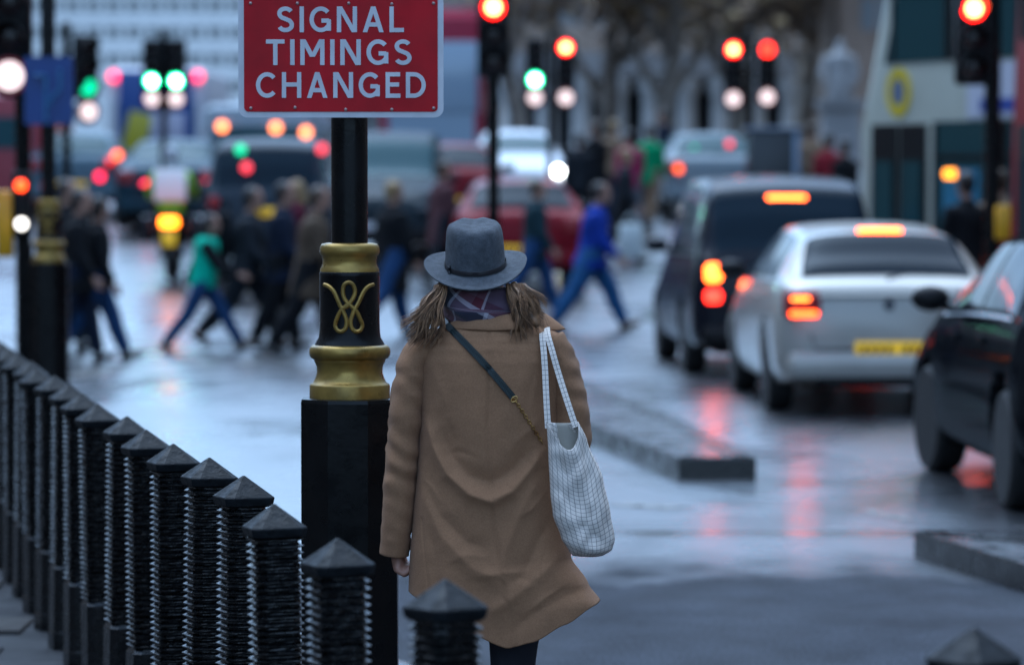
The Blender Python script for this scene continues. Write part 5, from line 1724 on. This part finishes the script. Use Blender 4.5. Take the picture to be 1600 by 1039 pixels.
def woman_coat():
    mb = MB()
    nt_, na = 230, 300
    rings = []
    for i in range(nt_ + 1):
        t = (i / nt_) ** 1.05
        rings.append([coat_pt(t, 2 * PI * j / na) for j in range(na)])
    # turn the hem under
    last = rings[-1]
    rings.append([Vector((.03 + (p.x - .03) * .985, p.y * .97, p.z + .002)) for p in last])
    rings.append([Vector((.03 + (p.x - .03) * .93, p.y * .90, p.z + .02)) for p in last])
    mb.loft(rings, True)
    coat = mb.build('coat', COAT, wo, sharp=0)
    # sleeves
    def sleeve(path, rad, sq, folds, n=90, seg=56):
        P = [Vector(p) for p in path]
        m_ = MB(); rings = []
        pts = []
        rr = []
        for i in range(n + 1):
            u = i / n * (len(P) - 1)
            k = min(int(u), len(P) - 2); t = u - k
            p0, p1, p2, p3 = P[max(k - 1, 0)], P[k], P[k + 1], P[min(k + 2, len(P) - 1)]
            pts.append(.5 * ((2 * p1) + (-p0 + p2) * t + (2 * p0 - 5 * p1 + 4 * p2 - p3) * t * t + (-p0 + 3 * p1 - 3 * p2 + p3) * t ** 3))
            rr.append((lerp(rad[k][0], rad[k + 1][0], t), lerp(rad[k][1], rad[k + 1][1], t)))
        for i, p in enumerate(pts):
            tg = (pts[min(i + 1, n)] - pts[max(i - 1, 0)]).normalized()
            e1 = Vector((1, 0, 0)); e1 = (e1 - tg * e1.dot(tg)).normalized()
            e2 = tg.cross(e1)
            ring = []
            for j in range(seg):
                a = 2 * PI * j / seg
                d = e1 * math.cos(a) * rr[i][0] + e2 * math.sin(a) * rr[i][1]
                q = p + d
                n_ = mnoise.noise(Vector((q.x * 14, q.y * 10, q.z * 30))) * .0045 * (1 if 4 < i < n - 6 else .25)
                n_ += math.sin(q.z * 95 + q.x * 60 * (1 if d.y < 0 else -1) + 5 * mnoise.noise(q * 7)) * folds(i / n) * (.5 + .5 * mnoise.noise(q * 11 + Vector((3, 1, 2))))
                ring.append(q + d.normalized() * n_)
            rings.append(ring)
        cuff = rings[-1]; c = sum(cuff, Vector()) / seg
        rings.append([c + (q - c) * .95 for q in cuff])
        rings.append([c + (q - c) * .90 - (pts[-1] - pts[-3]).normalized() * .03 for q in cuff])
        m_.loft(rings, True, True, False)
        return m_
    L_ = sleeve([(-.150, 0, lz(537)), (lx(651), -.004, lz(560)), (lx(639), -.006, lz(620)), (lx(630), -.008, lz(700)), (lx(622), .000, lz(790)), (lx(615.5), .012, lz(866))],
                [(.046, .078), (.047, .080), (.049, .076), (.046, .070), (.044, .062), (.0405, .053)], 1, lambda t: .0052 if .28 < t < .72 else .0018)
    L_.build('sleeve', COAT, wo, sharp=0)
    R_ = sleeve([(.150, 0, lz(532)), (lx(869), -.004, lz(556)), (lx(887), -.010, lz(620)), (lx(893), -.014, lz(690)), (lx(880), .05, lz(748)), (.15, .19, lz(790)), (.11, .26, lz(780))],
                [(.046, .078), (.050, .080), (.053, .078), (.053, .07), (.056, .062), (.05, .055), (.046, .05)], 1, lambda t: .004 if .3 < t < .7 else .002)
    R_.build('sleeve', COAT, wo, sharp=0)
    # collar, falling to the right
    cb = MB(); rings = []
    n = 120
    def crow(f):
        return [f(2 * PI * j / n) for j in range(n)]
    def pt(th, a, b_, z, dz, ext):
        c, s_ = math.cos(th), math.sin(th)
        flare = ext * math.exp(-((th - 2 * PI) / .42) ** 2) + ext * math.exp(-(th / .30) ** 2)
        wob = .004 * math.sin(th * 5 + 1) + .003 * math.sin(th * 9)
        return Vector((.002 + (a + flare + wob) * c, (b_ + wob) * s_ + .004, z + dz * c + .3 * wob))
    rings.append(crow(lambda th: pt(th, .082, .070, lz(512), .004, 0)))
    rings.append(crow(lambda th: pt(th, .090, .078, lz(499), .012, 0)))
    rings.append(crow(lambda th: pt(th, .098, .084, lz(493), .014, .0)))
    rings.append(crow(lambda th: pt(th, .108, .092, lz(492), .013, .01)))
    rings.append(crow(lambda th: pt(th, .120, .100, lz(496), .009, .02)))
    rings.append(crow(lambda th: pt(th, .134, .108, lz(504), .003, .035)))
    rings.append(crow(lambda th: pt(th, .146, .112, lz(513), -.003, .050)))
    rings.append(crow(lambda th: pt(th, .145, .109, lz(515), -.003, .050)))
    rings.append(crow(lambda th: pt(th, .128, .100, lz(509), -.001, .030)))
    cb.loft(rings, True)
    o = cb.build('collar', COAT, wo, sharp=0)
    sb = o.modifiers.new('Subdivision', 'SUBSURF'); sb.levels = 1; sb.render_levels = 1
woman_coat()

# --- scarf: thick plaid roll
def plaid():
    m = bpy.data.materials.new('plaid scarf wool')
    m.use_nodes = True
    t = m.node_tree; b = t.nodes['Principled BSDF']
    b.inputs['Roughness'].default_value = .9; b.inputs['Sheen Weight'].default_value = .3
    N = t.nodes.new
    uv = N('ShaderNodeTexCoord')
    mp = N('ShaderNodeMapping'); mp.inputs['Rotation'].default_value = (0, 0, R(22)); t.links.new(uv.outputs['UV'], mp.inputs[0])
    sep = N('ShaderNodeSeparateXYZ'); t.links.new(mp.outputs[0], sep.inputs[0])
    def stripes(sock, freq, table):
        mu = N('ShaderNodeMath'); mu.operation = 'MULTIPLY'; t.links.new(sock, mu.inputs[0]); mu.inputs[1].default_value = freq
        fr = N('ShaderNodeMath'); fr.operation = 'FRACT'; t.links.new(mu.outputs[0], fr.inputs[0])
        rp_ = N('ShaderNodeValToRGB'); rp_.color_ramp.interpolation = 'CONSTANT'
        el = rp_.color_ramp.elements
        while len(el) > 1: el.remove(el[-1])
        el[0].position = 0; el[0].color = (*table[0][1], 1)
        for pos, c in table[1:]:
            e = el.new(pos); e.color = (*c, 1)
        t.links.new(fr.outputs[0], rp_.inputs[0]); return rp_.outputs[0]
    navy, plum, pale, wine = (.022, .024, .050), (.16, .085, .12), (.50, .48, .55), (.11, .014, .03)
    A = stripes(sep.outputs['X'], 2.6, [(0, navy), (.34, pale), (.40, plum), (.70, wine), (.86, pale), (.90, navy)])
    B = stripes(sep.outputs['Y'], 3.6, [(0, plum), (.28, navy), (.52, pale), (.60, wine), (.80, plum)])
    mx = N('ShaderNodeMix'); mx.data_type = 'RGBA'; mx.inputs[0].default_value = .5
    t.links.new(A, mx.inputs[6]); t.links.new(B, mx.inputs[7]); t.links.new(mx.outputs[2], b.inputs['Base Color'])
    n = N('ShaderNodeTexNoise'); n.inputs['Scale'].default_value = 500; t.links.new(uv.outputs['Object'], n.inputs['Vector'])
    bp = N('ShaderNodeBump'); bp.inputs['Strength'].default_value = .5; bp.inputs['Distance'].default_value = .002
    t.links.new(n.outputs['Fac'], bp.inputs['Height']); t.links.new(bp.outputs[0], b.inputs['Normal'])
    return m
def set_uv(o, uvs):
    me = o.data
    l = me.uv_layers.new(name='UVMap')
    for lp in me.loops: l.data[lp.index].uv = uvs[lp.vertex_index]
def woman_scarf():
    mb = MB(); rings = []; uvs = []
    n, m_ = 160, 40
    c0 = Vector((-.026, .012, lz(477)))
    for i in range(n + 1):
        th = 2 * PI * i / n
        ring = []
        for j in range(m_):
            a = 2 * PI * j / m_
            rr = .052 + .006 * math.sin(2 * a + th * 2)
            out_ = .074 + rr * math.cos(a) * .62
            z = rr * math.sin(a) * 1.05 + .010 * math.sin(th - .5)
            f = .0045 * math.sin(a * 5 + th * 3.0 + 2 * math.sin(th * 2)) + .003 * mnoise.noise(Vector((th * 3, a * 2, 2)))
            out_ += f
            ring.append(c0 + Vector((math.cos(th) * (out_ + .012), math.sin(th) * out_, z)))
            uvs.append((th / (2 * PI) * 1.6, a / (2 * PI) * .6))
        rings.append(ring)
    mb.loft(rings, True)
    o = mb.build('scarf', plaid(), wo, sharp=0)
    set_uv(o, uvs)
woman_scarf()

# --- hat
def woman_hat():
    tl = Matrix.Translation((lx(743), .02, lz(417))) @ Matrix.Rotation(R(-2.0), 4, 'Y') @ Matrix.Rotation(R(17), 4, 'X')
    def put(mb): mb.v = [tuple(tl @ Vector(v_)) for v_ in mb.v]; return mb
    n = 96
    cr = MB(); rings = []
    for h, a, b_ in ((0, .0835, .097), (.01, .0825, .096), (.03, .0815, .0945), (.06, .0800, .092), (.085, .0782, .089), (.100, .0762, .086), (.111, .0730, .082), (.119, .0680, .076), (.1235, .060, .067), (.1250, .048, .054), (.1240, .032, .038), (.122, .014, .018), (.1215, .001, .001)):
        ring = []
        for j in range(n):
            th = 2 * PI * j / n
            x, y = a * math.cos(th), b_ * math.sin(th)
            z = h
            if h > .08:
                k = (h - .08) / .045
                # centre crease and a soft pinch on either side of the front
                z -= .011 * k * math.exp(-(x / .022) ** 2) * (.55 + .45 * math.tanh(-y * 18 + .3) * -1 if y > -.2 else 1) * (.9 if y > 0 else .55)
                z += .004 * k * mnoise.noise(Vector((x * 25, y * 25, .7)))
                pin = math.exp(-((th - R(50)) / .4) ** 2) + math.exp(-((th - R(130)) / .4) ** 2)
                x *= 1 - .14 * pin * k; y *= 1 - .08 * pin * k
            dn = .0022 * mnoise.noise(Vector((x * 18, y * 18, h * 20)))
            ring.append((x * (1 + dn * 8), y * (1 + dn * 8), z))
        rings.append(ring)
    cr.loft(rings, True, False, True)
    hat = put(cr).build('hat', FELT, wo, sharp=0)
    br = MB(); rings = []
    prof = [(.0, .0015), (.15, .0015), (.35, .0), (.6, -.002), (.85, -.001), (.97, .002), (1.0, .001), (.985, -.0025), (.85, -.0045), (.5, -.0045), (0, -.003)]
    for u, dz in prof:
        ring = []
        for j in range(n):
            th = 2 * PI * j / n
            c, s_ = math.cos(th), math.sin(th)
            a = lerp(.083, .141, u); b_ = lerp(.0965, .160, u)
            side = abs(c) ** 2
            z = dz + u * (.016 * side - .016 * (1 if s_ < 0 else .4) * abs(s_) ** 1.5) + .002 * u * math.sin(3 * th + .6)
            ring.append((a * c, b_ * s_, z))
        rings.append(ring)
    br.loft(rings, True)
    put(br).build('brim', FELT, hat, sharp=60)
    bd = MB()
    bd.lathe([(.0842, .004), (.0852, .005), (.0848, .0155), (.0838, .017)], n, sy=.0972 / .0842)
    bd.f = [f for f in bd.f if len(f) == 4]
    BAND = M('dark leather hat band', (.012, .011, .014), .45, bump=(200, .3, .001))
    put(bd).build('band', BAND, hat)
    kn = MB()
    th = R(212)
    q = Vector((.087 * math.cos(th), .100 * math.sin(th), .011))
    kn.blob(q, (.004, .006, .008), 10, 6)
    for dz, dx in ((.010, .004), (-.008, .006)):
        kn.tube([q, q + Vector((dx * .4, -.006, dz)), q + Vector((dx, -.004, dz * 1.5))], [.003, .0045, .002], 6)
    put(kn).build('bow', BAND, hat)
woman_hat()

# --- hair: locks of strands falling both sides of the scarf
HAIRM = M('brown hair strands', (.22, .112, .054), .38, var=(55, .6), spec=.5)
def woman_hair():
    rnd = random.Random(21)
    base = MB()
    base.blob((-.047, .012, 1.455), (.074, .082, .09), 20, 12)
    base.tube([(lx(690), -.035, lz(440)), (lx(680), -.050, lz(465)), (lx(670), -.065, lz(492)), (lx(659), -.085, lz(513)), (lx(654), -.09, lz(524))], [.012, .017, .020, .016, .007], 10)
    base.tube([(lx(800), -.040, lz(440)), (lx(812), -.060, lz(460)), (lx(825), -.080, lz(482)), (lx(836), -.096, lz(500)), (lx(840), -.104, lz(510))], [.013, .019, .022, .017, .008], 10)
    o = base.build('hair', HAIRM, wo); remesh(o, .009, 3)
    st = MB()
    cur = [0]
    def strand(p, r):
        P = [Vector(q) for q in p]
        out_ = []
        for i in range(len(P) - 1):
            p0, p1, p2, p3 = P[max(i - 1, 0)], P[i], P[i + 1], P[min(i + 2, len(P) - 1)]
            for k in range(4):
                t = k / 4
                out_.append(.5 * ((2 * p1) + (-p0 + p2) * t + (2 * p0 - 5 * p1 + 4 * p2 - p3) * t * t + (-p0 + 3 * p1 - 3 * p2 + p3) * t ** 3))
        out_.append(P[-1])
        n = len(out_)
        st.tube(out_, [r * (.9 if i < n * .6 else lerp(.9, .25, (i / n - .6) / .4)) for i in range(n)], 4, cap=False, mat=cur[0])
    # locks: root px,py -> tip px,py with a wave
    locks = []
    for k in range(34):
        u = rnd.random()
        locks.append((lerp(680, 698, u), 444, lerp(638, 684, min(1, max(0, u + rnd.uniform(-.25, .25)))), rnd.uniform(488, 543) - 6 * u, -1))
    for k in range(38):
        u = rnd.random()
        locks.append((lerp(790, 820, u), 442, lerp(806, 852, min(1, max(0, u + rnd.uniform(-.3, .25)))), rnd.uniform(474, 529) - 10 * u, 1))
    for k in range(7):
        locks.append((rnd.uniform(688, 696), 446, rnd.uniform(630, 648), rnd.uniform(500, 536), -1))
    for (rx_, ry_, tx_, ty_, sd) in locks:
        ph = (1.2 if sd < 0 else 4.0) + rnd.gauss(0, .55); amp = rnd.uniform(3.5, 7.0); nw = rnd.uniform(1.15, 1.5)
        dep = rnd.uniform(-.022, .012)
        cu_ = rnd.uniform(-8, 7) if sd < 0 else rnd.uniform(-7, 8)
        for q in range(rnd.randint(20, 30)):
            jx, jy, jd = rnd.gauss(0, 1.1), rnd.gauss(0, 4.5), rnd.gauss(0, .004)
            cur[0] = rnd.choices((0, 1, 2), (5, 3, 2))[0]
            pts = []
            for i in range(9):
                t = i / 8
                x = lerp(rx_, tx_, t ** (1.25 if sd < 0 else 1.1)) + amp * t * math.sin(ph + t * 6.28 * nw) + jx * (.6 + 2.2 * t * (1 - t) - .35 * t) + cu_ * t ** 3
                y = lerp(ry_, ty_ + jy, t)
                bulge = -.050 - .040 * math.sin(min(t, .8) * PI * .6) + dep + jd
                xx, zz = lx(x), lz(y)
                yb = bulge
                if y > 500:
                    yb = min(yb, coat_back(max(-.2, min(.2, xx)), min(zz, Z0 - .012)) - .008 + jd)
                pts.append((xx, yb, zz))
            strand(pts, rnd.uniform(.0006, .0011))
    for k in range(44):   # flyaways
        sd = rnd.choice((-1, 1))
        x0 = 690 if sd < 0 else 818
        a = rnd.uniform(8, 34)
        pts = [(lx(x0 + sd * a * t ** 1.4 * 1.4 + 3 * math.sin(t * 7 + k)), -.06 - .02 * t, lz(446 + t * rnd.uniform(50, 74))) for t in [i / 6 for i in range(7)]]
        strand(pts, .0005)
    st.build('hair_strands', [HAIRM, M('light brown hair strands', (.42, .23, .12), .38, var=(60, .4)), M('deep brown hair strands', (.09, .045, .025), .42, var=(60, .4))], wo, sharp=0)
woman_hair()

# ------------------------------------------------------------------ cross-body bag strap and chain
def crossbody():
    r = thing('crossbody_bag', 'black braided strap with gold chain crossing the camel coat', 'bag', (WX, WY, WB))
    BR = M('braided black leather', (.010, .018, .020), .38)
    def onback(px, py, off):
        x, z = lx(px), lz(py)
        return Vector((x, coat_back(x, z) - off, z))
    n = 46
    A, B = (706, 513), (802, 617)
    pts = [onback(lerp(A[0], B[0], i / n), lerp(A[1], B[1], (i / n)) + 4 * math.sin(PI * i / n) * -1, .005) for i in range(n + 1)]
    front = [Vector((lx(690), .05, lz(500))), Vector((lx(692), -.02, lz(498))), Vector((lx(698), -.075, lz(505)))]
    d = (pts[-1] - pts[0]).normalized()
    across = Vector((d.z, 0, -d.x))
    mb = MB()
    rings = []
    for p in front + pts:
        nn = Vector((0, -1, 0))
        rings.append([p + across * .010 + nn * .0, p + across * .009 + nn * .003, p - across * .009 + nn * .003, p - across * .010, p - across * .009 - nn * .002, p + across * .009 - nn * .002])
    mb.loft(rings, True, True, True); mb.build('strap', BR, r)
    # plaited lacing raised on the strap
    mb = MB()
    for i in range(0, n - 1):
        p = pts[i].lerp(pts[i + 1], .5)
        for s_ in (-1, 1):
            c = p + across * s_ * .0042 + Vector((0, -.0035, 0))
            e = (d * .7 + across * s_ * .75).normalized()
            mb.tube([c - e * .0042, c + e * .0042], [.0016, .0016], 5)
    mb.build('braid', M('braid lacing', (.022, .040, .042), .3), r)
    # chain
    GC = M('gold chain', (.55, .34, .12), .28, metal=1.0)
    mb = MB()
    cpts = [onback(lerp(802, 849, t), lerp(617, 690, t ** 1.05), .006) for t in [i / 30 for i in range(31)]]
    m_ = 17
    for i in range(m_):
        u = i / m_ * 30; k = int(u)
        p = cpts[k].lerp(cpts[min(k + 1, 30)], u - k)
        dd_ = (cpts[min(k + 1, 30)] - cpts[max(k - 1, 0)]).normalized()
        side = dd_.cross(Vector((0, -1, 0))).normalized()
        nn = Vector((0, -1, 0)) if i % 2 else side
        sd = side if i % 2 else Vector((0, -1, 0))
        ring_pts = [p + dd_ * math.cos(a) * .0058 + sd * math.sin(a) * .0042 for a in [2 * PI * q / 10 for q in range(11)]]
        mb.tube(ring_pts, .00135, 6, cap=False)
    mb.build('chain', GC, r)
    mb = MB(); p = pts[-1] + d * .004
    mb.tube([p + across * math.cos(a) * .010 + d * math.sin(a) * .006 + Vector((0, -.004, 0)) for a in [2 * PI * q / 14 for q in range(15)]], .0016, 6, cap=False)
    mb.build('ring', GC, r)
    mb = MB(); mb.box((.20, .12, lz(800)), (.03, .2, .15), bev=.012); mb.build('pouch', BR, r)
crossbody()

# ------------------------------------------------------------------ tote bag
def grid_cloth():
    m = bpy.data.materials.new('white window check cotton')
    m.use_nodes = True
    t = m.node_tree; b = t.nodes['Principled BSDF']
    b.inputs['Roughness'].default_value = .85
    N = t.nodes.new
    uv = N('ShaderNodeTexCoord')
    sep = N('ShaderNodeSeparateXYZ'); t.links.new(uv.outputs['UV'], sep.inputs[0])
    def line(sock):
        mu = N('ShaderNodeMath'); mu.operation = 'DIVIDE'; t.links.new(sock, mu.inputs[0]); mu.inputs[1].default_value = .0137
        fr = N('ShaderNodeMath'); fr.operation = 'FRACT'; t.links.new(mu.outputs[0], fr.inputs[0])
        lt = N('ShaderNodeMath'); lt.operation = 'LESS_THAN'; t.links.new(fr.outputs[0], lt.inputs[0]); lt.inputs[1].default_value = .11
        return lt.outputs[0]
    mx_ = N('ShaderNodeMath'); mx_.operation = 'MAXIMUM'
    t.links.new(line(sep.outputs['X']), mx_.inputs[0]); t.links.new(line(sep.outputs['Y']), mx_.inputs[1])
    mx = N('ShaderNodeMix'); mx.data_type = 'RGBA'
    mx.inputs[6].default_value = (.70, .64, .58, 1); mx.inputs[7].default_value = (.21, .19, .18, 1)
    t.links.new(mx_.outputs[0], mx.inputs[0]); t.links.new(mx.outputs[2], b.inputs['Base Color'])
    n = N('ShaderNodeTexNoise'); n.inputs['Scale'].default_value = 700; t.links.new(uv.outputs['Object'], n.inputs['Vector'])
    bp = N('ShaderNodeBump'); bp.inputs['Strength'].default_value = .35; bp.inputs['Distance'].default_value = .0012
    t.links.new(n.outputs['Fac'], bp.inputs['Height']); t.links.new(bp.outputs[0], b.inputs['Normal'])
    return m
def tote():
    r = thing('tote_bag', 'white cotton tote bag with thin black grid lines over the shoulder', 'bag', (WX, WY, WB))
    CK = grid_cloth()
    # left and right edges by photograph row
    LT_ = [(645, 853), (700, 856), (760, 859), (795, 863), (830, 876), (850, 888), (860, 896)]
    RT_ = [(645, 899), (680, 915), (740, 940), (790, 951), (832, 958), (848, 954), (860, 936)]
    YC = -.185
    nu, nv = 60, 70
    def surf(front):
        rows, uvs = [], []
        for j in range(nv + 1):
            v = j / nv
            row = []
            for i in range(nu + 1):
                u = i / nu
                # rim of the near side dips in a V, the far side stays high
                dip = (42 * math.sin(PI * min(max(u, 0), 1)) ** 1.2 * (1.0 if u < .75 else 1.0)) if front else 3 * math.sin(PI * u)
                top = 652 + (dip if front else dip)
                py = lerp(top, 858 - (5 * abs(u - .5) ** 2), v)
                xl = interp(LT_, py)[0]; xr = interp(RT_, py)[0]
                px = lerp(xl, xr, u)
                bul = (max(0, 1 - (2 * u - 1) ** 2)) ** .55
                fat = lerp(.016, .048, min(1, v * 1.5)) * (1 if v < .9 else max(0.05, 1 - ((v - .9) / .1) ** 2) ** .5)
                y = YC + (-1 if front else 1) * fat * bul
                x = lx(px); z = lz(py)
                q = Vector((x * 16, z * 9, 3 if front else 8))
                wr = mnoise.noise(q) * .016 + mnoise.noise(q * 2.6) * .007 - abs(mnoise.noise(q * 1.7 + Vector((5, 2, 1)))) * .012
                wr += .004 * math.sin((u * 2.2 + v * 2.4) * 6.0 + 2 * mnoise.noise(q)) * math.exp(-((v - .18) / .22) ** 2)
                y += wr * bul
                row.append((x, y, z))
                uvs.append((u * .155 + .012 * v, -v * .36 + .02 * math.sin(u * 2.5)))
            rows.append(row)
        mb = MB(); mb.loft(rows, close=False)
        return mb, uvs
    for front in (True, False):
        mb, uvs = surf(front)
        o = mb.build('panel', CK if front else CK, r, sharp=0)
        set_uv(o, uvs)
        sd = o.modifiers.new('Solidify', 'SOLIDIFY'); sd.thickness = .0014; sd.offset = 0
    ln = MB(); rows = []
    for j in range(12):
        v = j / 11
        rows.append([(lx(lerp(interp(LT_, lerp(654, 720, v))[0] + 2, interp(RT_, lerp(654, 720, v))[0] - 2, i / 10)), YC + .010 + .004 * math.sin(i), lz(lerp(654, 720, v))) for i in range(11)])
    ln.loft(rows, close=False); o = ln.build('lining', M('beige lining', (.36, .33, .28), .9, var=(20, .1)), r, sharp=0)
    sd = o.modifiers.new('Solidify', 'SOLIDIFY'); sd.thickness = .001
    # two straps to the shoulder
    def strap(pts, w=.0082):
        P = [Vector(p) for p in pts]; out_ = []
        for i in range(len(P) - 1):
            p0, p1, p2, p3 = P[max(i - 1, 0)], P[i], P[i + 1], P[min(i + 2, len(P) - 1)]
            for k in range(8):
                t = k / 8
                out_.append(.5 * ((2 * p1) + (-p0 + p2) * t + (2 * p0 - 5 * p1 + 4 * p2 - p3) * t * t + (-p0 + 3 * p1 - 3 * p2 + p3) * t ** 3))
        out_.append(P[-1])
        mb = MB(); rings = []; uvs = []
        L_ = 0
        for i, p in enumerate(out_):
            tg = (out_[min(i + 1, len(out_) - 1)] - out_[max(i - 1, 0)]).normalized()
            a = Vector((1, 0, 0)); a = (a - tg * a.dot(tg)).normalized()
            nn = tg.cross(a)
            rings.append([p + a * w + nn * .001, p + nn * .0018, p - a * w + nn * .001, p - a * w - nn * .001, p - nn * .0002, p + a * w - nn * .001])
            L_ += (p - out_[i - 1]).length if i else 0
            for q in (0.006, .0145, .0243, .0243, .0145, .006): uvs.append((q, L_))
        mb.loft(rings, True, True, True)
        o = mb.build('strap', CK, r, sharp=40); set_uv(o, uvs)
    sx, sz = lx(850), lz(518)
    def ob(px, py, off=.006):
        x, z = lx(px), lz(py); return (x, min(coat_back(x, z), -.06) - off, z)
    strap([(lx(852), .10, lz(600)), (lx(850), .075, lz(535)), (lx(849), .02, lz(513) + .006), ob(847, 522, .010), (lx(849), -.122, lz(545)), (lx(851), -.140, lz(575)), (lx(853), -.165, lz(620)), (lx(855.5), YC, lz(662))])
    strap([(lx(860), .10, lz(600)), (lx(857), .075, lz(535)), (lx(855), .02, lz(513) + .009), ob(855, 520, .014), (lx(862), -.118, lz(545)), (lx(872), -.138, lz(580)), (lx(884), -.165, lz(618)), (lx(898), YC - .006, lz(660))])
tote()
